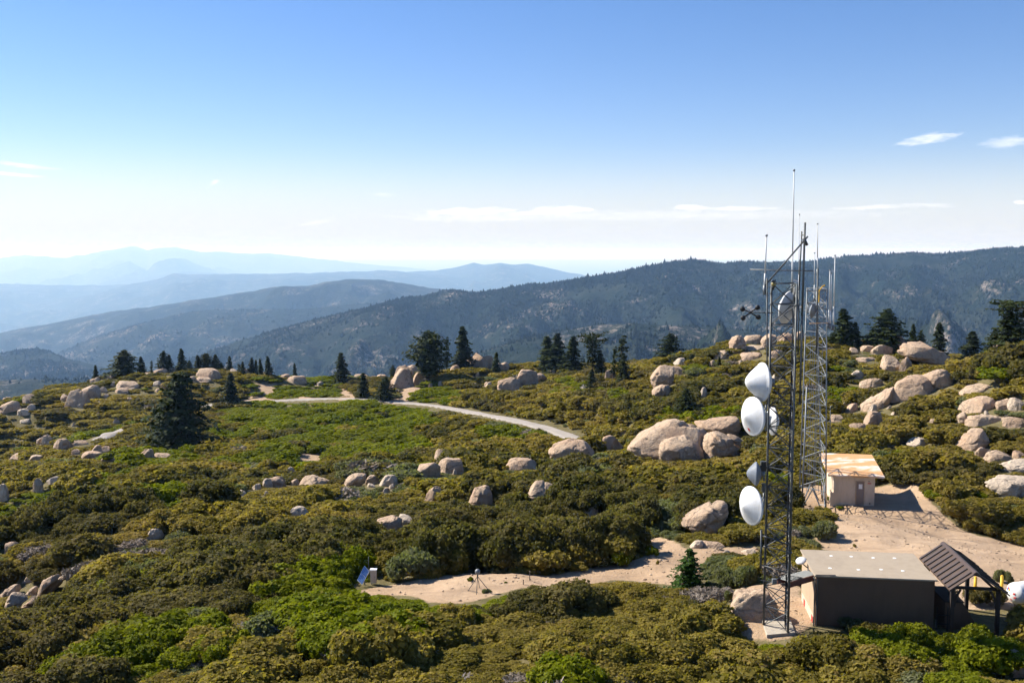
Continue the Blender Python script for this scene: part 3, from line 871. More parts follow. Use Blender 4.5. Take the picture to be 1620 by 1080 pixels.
cluster([(12,947,54,38),(30,970,46,44,'block'),(44,924,36,22,'pale'),(52,943,26,22),(48,962,34,22,'slab'),(74,946,30,46,'slab','leaning tan',{'tilt':-.6}),(95,938,26,42,'slab','leaning tan',{'tilt':-.65})],
        'in the outcrop amid brown shrubs', 'boulders of the lone brown shrub outcrop')
for a in [(240,855,24,16,'pale','small pale boulder alone on the golden shrub crest'),(168,876,30,14,'slab','low pale slab boulder among golden shrubs, downhill of the crest boulder'),
          (311,848,22,11,'pale','small white boulder half buried in shrubs midway along the golden crest'),(472,820,34,16,'pale','white flat-topped boulder alone in dark shrubs of the golden crest'),
          (415,845,22,7,'slab','thin white rock sliver buried in golden shrubs'),(14,877,28,18,'round','tan boulder pair stone at the rim of the shrub hollow'),(3,797,18,26,'pale','grey white boulder beside the bright green hollow'),
          (340,765,16,7,'slab','small thin white rock alone in the sage meadow'),(484,1067,28,11,'pale','pale boulder among grey dry shrubs below the green patches'),(516,1073,14,7,'pale','little white stone beside the pale boulder among grey dry shrubs'),
          (325,1031,16,9,'pale','small pale stone beside the bright green shrub strip'),(405,1024,14,6,'slab','tiny flat stone in grey sage shrubs'),(1612,1076,26,40,'round','pinkish boulder cut by the frame corner beside green shrubs'),
          (686,796,26,28,'slab','pale leaning slab boulder alone on the green slope'),(757,803,46,34,'dome','round tan boulder with shrub at its side on the green slope'),
          (852,795,54,36,'block','round tan boulder split by a crack on the green slope'),(614,846,50,31,'dome','big pale egg-shaped boulder alone in dark shrubs'),
          (641,830,26,14,'pale','small tan boulder touching the big egg-shaped boulder'),(930,829,32,26,'dome','tan boulder half hidden in tall dark shrubs'),
          (827,745,56,23,'dome','low pale dome boulder downhill of the road bend'),(905,729,78,35,'dome','large tan dome boulder at the end of the road'),
          (969,713,34,22,'block','rough tan boulder between the dome boulder and the great outcrop'),(985,691,16,11,'pale','small pale boulder on shrubs uphill of the rough tan boulder'),
          (1020,753,18,6,'slab','flat stone at the foot of the great outcrop'),
          (1105,869,22,11,'pale','small tan boulder at the sandy foot of the overhanging boulder'),(1129,868,34,10,'slab','flat tan boulder on sand below the overhanging boulder'),
          (1187,880,22,10,'pale','pale square stone on sand beside the dark lattice tower'),(1151,876,12,5,'pale','small stone on sand between flat boulder and lattice tower'),
          (752,615,9,8,'pale','small pale stone alone on shrubs under the rock knoll'),(925,615,13,7,'pale','small pale stone beside a young conifer on the ridge'),
          (1114,629,13,14,'pale','small pointed white stone alone on the right hand slope'),(875,591,18,6,'slab','flat grey stone under the dense conifer clump'),
          (965,599,16,13,'block','square tan boulder beside the bare conifer'),(994,600,9,7,'slab','thin tilted pale stone beside the bare conifer')]:
    rock(*a[:5], a[5])
cluster([(376,786,20,9,'pale'),(405,775,14,10,'pale'),(420,772,18,14,'pale'),(434,772,30,17),(465,768,12,9),(493,767,54,15,'dome')],
        'in the rock row edging the meadow', 'boulders in the row edging the meadow', 'pale')
cluster([(556,771,42,26,'round'),(590,767,24,14,'block'),(613,770,28,16,'pale')], 'in the trio below the sand patch', 'trio of boulders below the sand patch')
cluster([(676,756,36,24),(698,734,24,20),(713,749,42,24,'slab')], 'in the trio on the meadow edge', 'trio of boulders on the meadow edge', 'pale')
# the great outcrop
rock(1053,727,126,58,'dome','huge tan dome boulder, body of the great outcrop','boulders of the great outcrop', dep=.9, rz=0.0)
rock(1080,732,78,42,'dome','blocky tan boulder on the front of the great outcrop','boulders of the great outcrop', dep=.7, rz=.1)
rock(1108,712,44,34,'round','brown rounded boulder leaning on the great outcrop','boulders of the great outcrop')
rock(1128,700,92,34,'slab','long flat pinkish boulder on top of the great outcrop','boulders of the great outcrop', dep=.5, rz=0.05)
rock(1140,726,54,30,'slab','low sloping tan boulder on the shaded flank of the great outcrop','boulders of the great outcrop')
rock(1162,716,36,18,'slab','small outermost tan boulder beside dishes, part of the great outcrop','boulders of the great outcrop')
rock(1114,849,78,54,'block','large overhanging tan boulder above the sandy path', None, dep=.8, rz=.1, sink=.05)
cluster([(1163,561,22,23),(1187,546,38,15,'slab'),(1191,555,36,10,'slab'),(1187,570,44,15,'slab'),(1211,552,26,24,'block'),(1238,540,38,14,'slab'),(1231,567,20,12),(1266,537,22,18)],
        'in the layered outcrop behind the towers', 'boulders of the layered outcrop', 'tan', 'block')
cluster([(1128,581,10,10),(1147,569,28,12)], 'on the slope beside the layered outcrop', 'pair beside the layered outcrop')
rock(1050,612,46,38,'block','tall carved tan boulder with hollows on the right hand slope','boulders of the carved outcrop')
rock(1046,628,32,26,'block','square pale boulder under the carved boulder','boulders of the carved outcrop')
rock(1076,594,34,13,'slab','flat shelf boulder beside the carved boulder','boulders of the carved outcrop')
rock(1078,577,22,10,'pale','pale boulder uphill of the carved boulder beside a dark shrub')
rock(808,619,38,20,'block','pale square boulder in front of the three ridge blocks','three blocks on the ridge')
rock(834,611,40,27,'block','tall tan boulder in the middle of the three ridge blocks','three blocks on the ridge')
rock(852,606,24,14,'round','brown shaded boulder behind the three ridge blocks','three blocks on the ridge')
cluster([(570,591,20,7,'slab'),(603,591,18,9,'slab'),(633,616,38,30,'block'),(640,604,30,24,'block'),(648,590,28,17,'round'),(660,612,22,22,'block')],
        'in the knoll outcrop by the road', 'boulders in the knoll outcrop by the road')
cluster([(720,569,16,12),(746,582,22,16),(758,581,20,20),(751,567,18,10),(772,583,26,19),(793,569,12,6,'slab'),(797,586,16,11)],
        'on the ridge top beside the tall conifers', 'boulders on the ridge top', 'brown')
cluster([(418,589,20,8,'slab'),(450,594,14,6),(468,609,28,11,'slab'),(507,610,12,6,'pale'),(390,589,18,10,'block'),(368,581,16,10,'pale')],
        'on the crest above the road bank', 'boulders above the road bank', 'pale')
cluster([(8,631,18,9),(10,656,28,17),(43,639,22,13),(46,649,14,8,'pale'),(35,661,20,10,'pale'),(36,672,20,7,'pale'),(101,636,12,10),(119,645,32,27,'block'),(138,631,28,18),(117,676,10,7,'pale')],
        'on the far brown hillside', 'boulders on the far brown hillside', 'grey')
cluster([(156,642,7,6,'pale'),(167,629,9,6),(190,624,24,8,'slab'),(198,616,40,13,'slab'),(246,611,15,8,'pale'),(256,614,14,6,'slab'),(126,646,10,6,'pale')],
        'above the large dark conifer', 'boulders on the hill above the conifer', 'grey')
cluster([(147,605,12,5),(174,599,14,6,'slab'),(197,594,22,6,'slab'),(232,593,12,4,'slab'),(250,590,20,8),(269,590,20,7,'slab'),(326,599,36,14,'slab'),(320,606,24,7,'slab')],
        'along the hilltop skyline', 'boulders along the hilltop skyline', 'pale')
cluster([(62,704,12,9),(73,706,17,17,'block'),(95,713,28,18),(122,707,28,9,'slab'),(118,720,14,8),(142,727,32,10,'slab'),(150,720,18,14,'block'),(165,719,18,12),(167,731,18,6,'slab'),(182,729,15,8,'pale')],
        'in the rock string beyond the hollow', 'boulders in the rock string beyond the hollow', 'grey')
cluster([(23,728,24,9),(55,729,20,7,'slab')], 'half hidden beyond the hollow', 'pair beyond the hollow', 'grey')
rock(230,725,22,14,'dome','half shaded round boulder at the foot of the large dark conifer')
rock(254,724,26,6,'slab','thin pale slab at the foot of the large dark conifer')
rock(81,767,20,12,'pale','pale wedge boulder alone in brown shrubs beyond the green hollow')
rock(58,780,16,20,'round','grey upright boulder alone in brown shrubs beyond the green hollow')
# right hand slope
G = 'boulders on the slope behind the block hut'
for a in [(1418,551,48,18,'dome','long low tan dome boulder on the skyline by the spreading conifer'),(1464,581,78,40,'dome','large tan whaleback boulder on the skyline between conifers'),
          (1412,588,28,22,'round','round tan boulder below the skyline whaleback, larger of two'),(1434,589,17,22,'round','shaded narrow boulder below the skyline whaleback'),
          (1397,561,32,14,'round','tan boulder in front of the long low dome boulder'),(1349,549,20,10,'pale','pale boulder on the skyline beside the galvanised tower'),
          (1352,562,14,9,'round','small tan boulder under the pale skyline boulder'),(1375,557,20,9,'slab','brown low boulder among skyline rocks'),(1373,573,28,6,'slab','thin flat slab boulder on the upper slope'),
          (1359,601,23,12,'pale','pale boulder alone on green shrubs of the upper slope'),(1384,615,34,14,'round','tan boulder at the upper end of the long outcrop'),
          (1448,630,96,46,'dome','great tan dome boulder, largest of the long outcrop'),(1488,616,48,38,'round','dark sided round boulder against the great tan dome'),
          (1393,648,60,30,'slab','sloping tan slab trailing from the great tan dome'),(1345,656,30,22,'slab','narrow tilted tan boulder at the low end of the long outcrop'),
          (1326,667,18,10,'slab','small tilted boulder next to the galvanised tower legs'),(1387,673,28,20,'block','square pink boulder under the sloping slab'),
          (1384,655,16,14,'pale','small pale boulder on the sloping slab'),(1360,680,22,9,'slab','low boulder in shrubs behind the block hut'),
          (1550,621,64,18,'dome','long thin pale boulder on the golden shrub slope'),(1548,653,54,26,'dome','pale dome boulder on golden slope, larger of a pair'),
          (1591,648,32,22,'round','round boulder with dark side behind the pale dome boulder'),(1616,652,26,18,'pale','pale boulder cut by the frame edge, uphill one'),
          (1557,675,68,20,'slab','low pink slab boulder with joints on golden slope'),(1527,669,17,15,'round','small round pink boulder touching the low pink slab'),
          (1611,679,34,15,'slab','cracked pink boulder at the frame edge'),(1538,713,54,37,'block','wedge shaped pinkish boulder standing in golden shrubs'),
          (1458,706,36,11,'pale','white flat boulder alone in shrubs above the block hut'),(1556,723,20,14,'round','small round boulder touching the long pale tan boulder'),
          (1582,731,50,16,'slab','long pale tan boulder under the wedge boulder'),(1615,727,18,12,'round','grey boulder at the frame edge, below the wedge boulder'),
          (1603,747,54,20,'pale','grey white smooth boulder on green shrubs at the frame edge'),(1592,787,64,36,'pale','large grey white boulder streaked by shadow beside the yard'),
          (1595,541,28,18,'round','shaded round boulder on the skyline under the sprawling conifer'),(1614,539,28,26,'dome','tan boulder on the skyline cut by the frame edge')]:
    rock(*a[:5], a[5], G)
rock(1196,985,78,56,'dome','broad pale rounded rock beside the lattice tower pad', None, dep=1.1, sink=.45)
# loose stones strewn in the brush, too alike to tell apart
for (x0, x1, y0, y1, n_, where) in ((5,320,600,700,13,'brush of the far brown hillside'),(1310,1600,570,740,18,'brush of the slope behind the block hut'),(580,830,578,622,12,'brush of the ridge by the road'),
        (1000,1230,575,645,12,'brush of the slope under the layered outcrop'),(360,760,745,800,14,'brush around the meadow edge rows'),(60,520,800,880,8,'golden brush of the shrub crest')):
    rr_ = random.Random(x0*7+n_)
    for k in range(n_):
        a, b_ = rr_.uniform(x0, x1), rr_.uniform(y0, y1)
        rock(round(a, 1), round(b_, 1), rr_.uniform(6, 13), rr_.uniform(5, 9), rr_.choice(['pale','pale','slab','block']), f'small loose pale stone in the {where}', f'small loose stones in the {where}')
# ------------------------------------------------------------------ leaves: many small faces
def leaf_quads(C, N, size, rr, aspect=1.0, upright=0.):
    n = len(C)
    N = N / np.linalg.norm(N, axis=1)[:, None]
    a = rr.normal(size=(n, 3)); a[:, 2] += upright*3
    u = a - (a*N).sum(1)[:, None]*N; u /= np.linalg.norm(u, axis=1)[:, None] + 1e-9
    v = np.cross(N, u)
    s = (size * rr.uniform(.6, 1.35, n))[:, None]
    u = u*s*aspect; v = v*s
    b = N*s*rr.uniform(-.35,.35,n)[:, None]
    V = np.stack([C-u, C-v*.8+b, C+u, C+v*.8+b], 1).reshape(-1, 3)
    return V, np.arange(4*n).reshape(n, 4)

def shrub_mesh(name, seed, mat, nlump=12, nleaf=2200, leaf=.07, h=.75, core=True, spread=.62, lump=(.24,.42), aspect=1., upright=0., sub=ICO2):
    """unit shrub, radius about 1, height about h*1.4"""
    rr = np.random.default_rng(seed)
    c = []; rad = []; tint = []
    for k in range(nlump):
        a = rr.uniform(0, 2*math.pi); r = math.sqrt(rr.uniform(0, 1))*.72
        rd = rr.uniform(*lump)
        z = h*(1 - .65*r*r)*rr.uniform(.55, 1.05)
        c.append((r*math.cos(a), r*math.sin(a), max(z, rd*.4))); rad.append(rd); tint.append(rr.uniform(0,.8))
    c = np.array(c); rad = np.array(rad); tint = np.array(tint)
    m = int(nleaf*2.2)
    w = rad**2; li = rr.choice(nlump, m, p=w/w.sum())
    d = rr.normal(size=(m, 3)); d /= np.linalg.norm(d, axis=1)[:, None]
    d[:, 2] = np.where(d[:, 2] < -.35, -d[:, 2], d[:, 2])
    bumpy = 1 + .30*fbm(d[:,0]*2.6+li, d[:,1]*2.6, d[:,2]*2.6, seed, 3)
    p = c[li] + d*(rad[li]*bumpy*rr.uniform(.80, 1.16, m))[:, None]
    dist = np.linalg.norm(p[:, None] - c[None], axis=2) / rad[None]
    keep = (dist > .8).all(1) & (p[:, 2] > -.02)
    p, d, li = p[keep][:nleaf], d[keep][:nleaf], li[keep][:nleaf]
    V, F = leaf_quads(p, d + rr.normal(size=d.shape)*spread, np.full(len(p), leaf), rr, aspect, upright)
    T = np.repeat(np.clip(tint[li] + rr.uniform(-.22, .26, len(p)), 0, 1), 4)
    polys = [F]
    if core:
        for k in range(nlump):
            cv = ICO1[0]*rad[k]*.80 + c[k]
            polys.append(ICO1[1] + len(V)); V = np.vstack([V, cv]); T = np.r_[T, np.full(len(cv), tint[k]*.7)]
    return np_mesh(name, V, polys, [M[mat]], {'tint': T})

SH = {
 'olive': [shrub_mesh('shrub', s, 'olive', 13, 2600, .062, .74) for s in (101,102,103,104)],
 'golden': [shrub_mesh('shrub', s, 'golden', 14, 2600, .058, .66, spread=.7) for s in (151,152,153)],
 'bright': [shrub_mesh('shrub', s, 'bright', 34, 3000, .046, .60, lump=(.15,.27), spread=.5) for s in (111,112,113,114)],
 'sage': [shrub_mesh('shrub', s, 'sage', 12, 2300, .05, .6, lump=(.25,.4), spread=.8, aspect=1.9, upright=.5) for s in (121,122)],
 'dark': [shrub_mesh('shrub', s, 'dark', 15, 2700, .058, .85, lump=(.26,.42), spread=.55) for s in (131,132,133)],
 'dry': [shrub_mesh('shrub', s, 'dry', 10, 1500, .042, .68, core=False, spread=1.3, aspect=4.2, upright=.8) for s in (141,142)],
}
LO = {
 'olive': [shrub_mesh('shrub_far', s, 'olive', 9, 520, .125, .7) for s in (201,202,203,204)],
 'golden': [shrub_mesh('shrub_far', s, 'golden', 10, 520, .115, .62, spread=.7) for s in (251,252,253)],
 'bright': [shrub_mesh('shrub_far', s, 'bright', 13, 520, .11, .56, lump=(.24,.38), spread=.42) for s in (211,212,213)],
 'sage': [shrub_mesh('shrub_far', s, 'sage', 9, 440, .10, .56, spread=.8, aspect=1.6, upright=.4) for s in (221,222)],
 'dark': [shrub_mesh('shrub_far', s, 'dark', 10, 520, .125, .8) for s in (231,232,233)],
 'dry': [shrub_mesh('shrub_far', s, 'dry', 8, 260, .10, .55, core=False, spread=1.2, aspect=2.4, upright=.5) for s in (241,)],
}
# where each colour of shrub grows (outlines surveyed in pixels, used through each plant's real place)
ZB = [[(325,648),(430,640),(560,632),(640,641),(700,648),(695,668),(655,690),(690,705),(640,738),(520,741),(420,746),(350,735),(400,715),(470,690),(420,680),(345,705),(318,690),(370,668)],
 [(0,800),(60,775),(140,772),(145,795),(60,838),(0,855)],[(205,782),(240,770),(335,775),(300,802),(232,818)],
 [(95,1090),(200,1010),(290,982),(338,995),(330,1030),(235,1090)],[(365,985),(470,922),(560,905),(640,935),(692,962),(680,990),(620,1032),(530,1045),(500,1000),(430,990)],
 [(690,962),(800,935),(895,918),(860,950),(780,980),(700,990)],[(1320,1005),(1400,985),(1500,968),(1585,990),(1600,1060),(1500,1070),(1400,1055),(1330,1030)],
 [(1035,660),(1085,645),(1165,650),(1160,668),(1080,672)],[(1310,620),(1350,608),(1345,642),(1310,648)],[(88,700),(240,662),(240,673),(130,702)],
 [(380,610),(395,600),(545,600),(540,640),(385,640)],[(640,612),(705,603),(742,640),(640,640)],[(150,718),(300,715),(330,730),(200,760)],
 [(1000,640),(1020,630),(900,600),(880,610)],[(755,690),(800,680),(860,690),(840,705)]]
ZS = [[(300,1000),(420,985),(520,1040),(600,1090),(250,1090)],[(1120,885),(1205,880),(1200,935),(1130,945)],[(1005,820),(1090,790),(1090,860),(1030,870)],
 [(1560,640),(1640,630),(1640,690),(1590,680)],[(180,870),(290,850),(260,930),(140,960)],[(560,745),(700,750),(640,790),(540,800)],[(770,650),(880,670),(850,690),(780,680)],[(880,730),(1000,725),(960,770),(870,780)]]
ZD = [[(640,820),(820,770),(1000,740),(1040,800),(1010,880),(820,900),(680,905),(640,890)],[(280,870),(430,845),(600,850),(640,890),(560,910),(360,985),(290,960)],
 [(0,960),(160,930),(300,970),(200,1010),(100,1085),(0,1090)],[(0,840),(130,800),(260,820),(200,850),(0,885)],[(900,560),(960,600),(1000,640),(960,660)],[(1040,630),(1150,640),(1150,690),(1100,650)]]
ZG = [[(0,865),(150,803),(300,788),(420,772),(640,760),(700,790),(560,830),(420,842),(300,862),(150,900),(0,930)],[(600,990),(700,950),(900,930),(1160,985),(1230,1090),(590,1090)],[(1480,560),(1640,540),(1640,640),(1500,620)],[(860,585),(980,610),(940,640),(780,625)],[(0,640),(200,600),(330,600),(250,660),(0,700)]]
def pick_kind(px, py, x, y, rnd):
    n = fbm(x/7, y/7, seed=61, octv=3)
    n2 = fbm(x/3, y/3, seed=67, octv=2)
    k = np.full(px.shape, 0)                       # 0 olive 1 bright 2 sage 3 dark 4 dry
    k[(n > .22)] = 3
    k[(n < -.38) & (rnd < .6)] = 2
    k[(n2 > .42) & (rnd > .75)] = 1
    k[(rnd < .022) | ((rnd < .08) & (y < 80))] = 4
    for z in ZG:
        m = in_poly(px, py, z); k[m & (rnd < .8) & (n < .25)] = 5
    k[(k == 0) & (n < -.12) & (rnd > .35)] = 5
    for z in ZD:
        m = in_poly(px, py, z); k[m & (rnd < .93)] = 3
    for z in ZS:
        m = in_poly(px, py, z); k[m & (rnd < .7)] = 2; k[m & (rnd > .88)] = 4
    for z in ZB:
        m = in_poly(px, py, z); k[m & ((n2 > -.4) | (rnd < .75))] = 1
    k[(py > 985) & (px > 620) & (px < 1200) & (k == 3)] = 0
    return k
KN = ['olive','bright','sage','dark','dry','golden']

def scatter():
    out = []
    for y0, y1, sp_ in ((33, 62, 1.30), (62, 100, 1.5), (100, 150, 1.75), (150, 220, 2.0), (220, 330, 2.5)):
        xs_ = np.arange(-y1*.68, y1*.68, sp_); ys_ = np.arange(y0, y1, sp_)
        X, Y = np.meshgrid(xs_, ys_); X = X.ravel(); Y = Y.ravel()
        X = X + RNG.uniform(-.5,.5,X.shape)*sp_; Y = Y + RNG.uniform(-.5,.5,Y.shape)*sp_
        k = np.abs(X) < Y*.62 + 8
        X, Y = X[k], Y[k]
        out.append(np.stack([X, Y, np.full(X.shape, sp_)], 1))
    for y0, y1, sp_ in ((33, 80, 1.0), (80, 150, 1.5), (150, 260, 2.3)):     # low filler shrubs added to brighten the dark gaps between plants
        xs_ = np.arange(-y1*.66, y1*.66, sp_); ys_ = np.arange(y0, y1, sp_)
        X, Y = np.meshgrid(xs_, ys_); X = X.ravel(); Y = Y.ravel()
        X = X + RNG.uniform(-.5,.5,X.shape)*sp_; Y = Y + RNG.uniform(-.5,.5,Y.shape)*sp_
        k = np.abs(X) < Y*.60 + 6
        out.append(np.stack([X[k], Y[k], np.full(k.sum(), -sp_)], 1))
    A = np.concatenate(out); x, y, sp_ = A.T
    small = sp_ < 0; sp_ = np.abs(sp_)
    z = ground(x, y)
    px, py, d = project(np.stack([x, y, z], 1))
    rnd = RNG.uniform(size=len(x))
    k = pick_kind(px, py, x, y, rnd)
    rad = sp_*np.clip(np.exp(RNG.normal(-.22, .30, len(x))), .42, 1.5)
    hs = np.where((k == 1) & (y < 64), 1.25, np.array([1.0, .8, .8, 1.15, .75, .9])[k])*RNG.uniform(.75, 1.2, len(x))
    rad = np.where((k == 1) & (y < 64), rad*1.2, rad)
    inz = fbm(x/6, y/6, seed=77, octv=3)*1.5
    hs = hs*(1 + .35*inz); rad = rad*(1 + .2*inz)
    hgt = np.minimum(rad*.92*hs, 2.1)
    rad = rad*1.1; rad[small] = np.clip(rad[small]*.85, .35, 1.1); hgt[small] = rad[small]*.62
    # tall dark oaks above the path; low turf-like cover on the far hills
    tall = in_poly(px, py, ZD[0]) & (k != 1); hgt[tall] *= 1.2
    far = np.clip((y-120)/100, 0, 1); hgt = hgt*(1-.35*far)
    # nothing grows on sand, road, rocks or under the buildings
    keep = np.ones(len(x), bool)
    for ex in (-.5, 0, .5):
        qx2 = px + ex*rad*FPX/d
        for s in SAND[:3]+SAND[7:9]: keep &= ~in_poly(qx2, py, s)
        if ex == 0:
            for s in SAND[3:7]: keep &= ~(in_poly(qx2, py, s) & (rnd > .3))
    for (cx, base, w_, h_, Yr, rx, ry, rr_) in ROCKS: keep &= np.hypot((x-rx)/(rr_[0]+.1), (y-ry)/(rr_[1]+.1)) > .98
    for (a, b, c) in path_c: keep &= np.hypot(x-a, y-b) > 1.6 + rad*.5
    for (a, b, c) in path_c: keep &= ~((np.hypot(x-a, y-b+3) < 2.6) & (rnd < .8))
    for (a, b, c) in road_c[::2]: keep &= np.hypot(x-a, y-b) > 2.9 + rad*.5
    for (a, b, r) in BUILT: keep &= np.hypot(x-a, y-b) > r + rad*.8
    # and a plant in front of something the photograph shows is no taller than leaves it in sight
    VIEW = [([(1262,862),(1450,862),(1486,905),(1482,955),(1440,955),(1400,973),(1335,985),(1290,988),(1262,940)], 47),([(1450,850),(1500,850),(1600,930),(1600,950),(1490,950)], 46),([(1580,900),(1625,900),(1625,948),(1590,948)], 47),
            ([(1200,900),(1255,900),(1255,1001),(1200,1001)], 46.5),([(560,890),(605,890),(605,922),(560,924)], 58),([(730,895),(785,895),(785,942),(730,942)], 60),
            ([(1300,745),(1400,745),(1400,798),(1300,798)], 84),([(1066,870),(1116,870),(1112,928),(1066,928)], 57)]
    rx_, ry_, _ = project(road_c)
    fac = np.zeros(len(x))
    FORCE = [[(1205,790),(1262,805),(1318,815),(1310,842),(1290,846),(1266,862),(1262,890),(1205,866)],[(1110,886),(1205,882),(1215,920),(1140,948),(1108,930)]]
    forced = in_poly(px, py, FORCE[0]) | in_poly(px, py, FORCE[1])
    for fc in (1., .72, .5, .33, .2):
        good = keep & (fac == 0)
        for f in (.45, .75, 1.0):
            qx, qy, _ = project(np.stack([x, y, z + hgt*f*fc], 1))
            for ex in (-.55, 0, .55):
                qx2 = qx + ex*rad*FPX/d
                for s in SAND[:3]+SAND[7:9]: good &= ~in_poly(qx2, qy, s) | forced
                for poly, Yl in VIEW: good &= ~(in_poly(qx2, qy, poly) & (y < Yl))
            for (cx, base, w_, h_, Yr, rx, ry, rr_) in ROCKS:
                good &= ~((np.abs(qx - cx) < w_*.5 + rad*.45*FPX/d) & (qy > base-h_) & (qy < base - h_*.12) & (y < Yr + 2))
            ri = np.interp(qx, rx_, ry_); rY = np.interp(qx, rx_, road_c[:,1])
            m = (np.abs(qy - ri) < 4.5) & (y < rY) & (qx > 428) & (qx < 925)
            good &= ~(m & ~((qx > 545) & (qx < 592)))
        fac[good] = fc
    keep &= fac > 0
    hgt = hgt*np.maximum(fac, .01); rad = rad*(.55+.45*fac)
    return [a[keep] for a in (x, y, z, rad, hgt, k, rnd)] + [a[keep] for a in (px, py, d)]
# ------------------------------------------------------------------ built things
BUILT = []
def va(p, k=0.): return np.array((p[0], p[1], p[2] + k), float)
# --- brown concrete hut
YAW = R(7.0)
e1 = np.array((math.cos(YAW), -math.sin(YAW), 0)); e2 = np.array((math.sin(YAW), math.cos(YAW), 0)); ez = np.array((0,0,1.))
FL = np.array(at_z(1288, 991, -.05)); FL[2] = -.05
def solve(f, lo, hi):
    for _ in range(50):
        m = (lo+hi)/2
        if f(m) > 0: hi = m
        else: lo = m
    return (lo+hi)/2
HH = solve(lambda h: 909 - float(project(FL + ez*h)[1]), 1, 5)
HW = solve(lambda w_: float(project(FL + e1*w_ + ez*HH)[0]) - 1481, 3, 10)
HD = solve(lambda d_: 869 - float(project(FL + e2*d_ + ez*HH)[1]), 2, 9)
def loc3(a, b_, c): return FL + e1*a + e2*b_ + ez*c
hut = thing('concrete_hut', tuple(FL), 'flat roofed concrete hut with dark brown front wall beside the dark lattice tower', 'hut')
TH = .09
def obox(mb, a0, a1, b0, b1, c0, c1):
    mb.hexa([loc3(a0,b0,c0),loc3(a1,b0,c0),loc3(a1,b1,c0),loc3(a0,b1,c0),loc3(a0,b0,c1),loc3(a1,b0,c1),loc3(a1,b1,c1),loc3(a0,b1,c1)])
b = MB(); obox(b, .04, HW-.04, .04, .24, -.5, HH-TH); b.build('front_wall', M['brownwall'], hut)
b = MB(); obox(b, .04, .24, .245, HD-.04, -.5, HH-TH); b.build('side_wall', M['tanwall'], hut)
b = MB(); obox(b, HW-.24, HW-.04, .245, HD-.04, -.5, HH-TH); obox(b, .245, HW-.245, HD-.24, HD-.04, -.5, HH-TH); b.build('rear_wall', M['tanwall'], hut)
b = MB(); obox(b, -.06, HW+.06, -.06, HD+.06, HH-TH+.003, HH); roof = b.build('roof', M['concrete_roof'], hut, bevel=.02)
for (fa, fb) in ((.24,.22),(.42,.22),(.61,.24),(.8,.22),(.16,.72),(.40,.74),(.60,.70),(.78,.72)):
    b = MB(); p = loc3(HW*fa, HD*(1-fb), HH); b.lathe([(.001,.012),(.085,.012),(.10,-.01)], p, (0,0,1), 12); b.build('roof_patch', M['white'], roof)
b = MB(); obox(b, -.02, .037, .3, HD-.5, .05, .42); sb = b.build('kick_board', M['beige'], hut)
for q0 in (.32, 2.6):
    b = MB(); obox(b, -.035, -.022, q0, q0+.38, .08, .40); b.build('red_marker', M['red'], sb)
b = MB()
b.path([loc3(-.03,-.03,-.1), loc3(-.03,-.03,HH-.18)], .035); b.path([loc3(.10,-.02,0), loc3(.10,-.02,HH-.2)], .025)
b.path([loc3(-.03,-.03,HH-.2), loc3(-.05,.9,HH-.25), loc3(-.05,2,HH-.3)], .025)
b.path([loc3(.0,-.085,HH+.03), loc3(.45,-.075,HH+.04), loc3(.95,-.02,HH+.03)], .025)
b.build('conduit', M['darksteel'], hut)
BUILT += [(float(loc3(HW*f, HD*g, 0)[0]), float(loc3(HW*f, HD*g, 0)[1]), 1.5) for f in (.15,.5,.85) for g in (.2,.75)]

# --- dark lattice tower
def lattice(name, label, feet, tops, nbay, leg_r, br_r, mat, foot=None, first=None, hor_every=1, cat='lattice tower', xbr=True):
    feet = [np.array(p, float) for p in feet]; tops = [np.array(p, float) for p in tops]
    c0 = sum(feet)/len(feet)
    t_ = thing(name, tuple(c0), label, cat)
    n = len(feet)
    for p, q_ in zip(feet, tops):
        b = MB(); b.tube(p, q_, leg_r, leg_r*.9, 8)
        for k in range(1, nbay):
            if k % 4 == 0:
                m = p + (q_-p)*k/nbay; d = (q_-p)/np.linalg.norm(q_-p)
                b.tube(m-d*.03, m+d*.03, leg_r*1.8, n=8)
        b.build('leg', mat, t_, True)
    ts = [0.] + [((first or 1/nbay) + (1-(first or 1/nbay))*k/(nbay-1)) for k in range(nbay)]
    br = MB(); ho = br
    for i_ in range(n):
        A0, A1, B0, B1 = feet[i_], tops[i_], feet[(i_+1) % n], tops[(i_+1) % n]
        for k in range(nbay):
            s0, s1 = ts[k], ts[k+1]
            a0, a1 = A0+(A1-A0)*s0, A0+(A1-A0)*s1; b0, b1 = B0+(B1-B0)*s0, B0+(B1-B0)*s1
            if first and k == 0:
                m = (a1+b1)/2
                br.tube(a0, m, br_r*2.0, n=5); br.tube(b0, m, br_r*2.0, n=5)
                ho.tube(a1, b1, br_r*1.5, n=5)
                br.tube((a0+m)/2, a0+(a1-a0)*.55, br_r, n=4); br.tube((b0+m)/2, b0+(b1-b0)*.55, br_r, n=4)
                continue
            if xbr or k % 2: br.tube(a0, b1, br_r, n=4)
            if xbr or not k % 2: br.tube(b0, a1, br_r, n=4)
            if k % hor_every == 0: ho.tube(a1, b1, br_r*1.15, n=5)
    br.build('bracing', mat, t_)
    return t_, feet, tops
tl = [at_z(1208, 988, .14), at_z(1246.5, 1000, .14), at_z(1242.5, 981, .14)]
TOPZ = 17.0
tower, tf, tt_ = lattice('lattice_tower', 'tall dark grey three legged lattice tower carrying white dishes beside the concrete hut', tl, [(p.x, p.y, TOPZ) for p in tl], 17, .058, .024, M['darksteel'])
b = MB()   # cable run and ladder up the inside of the right hand face
A, B = np.array(tl[1]), np.array(tl[2])
for f in (.30, .38, .46, .52):
    p = A + (B-A)*f + np.array((-.09, 0, 0)); b.tube(p, p + ez*(15.2 - 3*f), .022, n=5)
b.build('feed_cables', M['black'], tower)
b = MB()
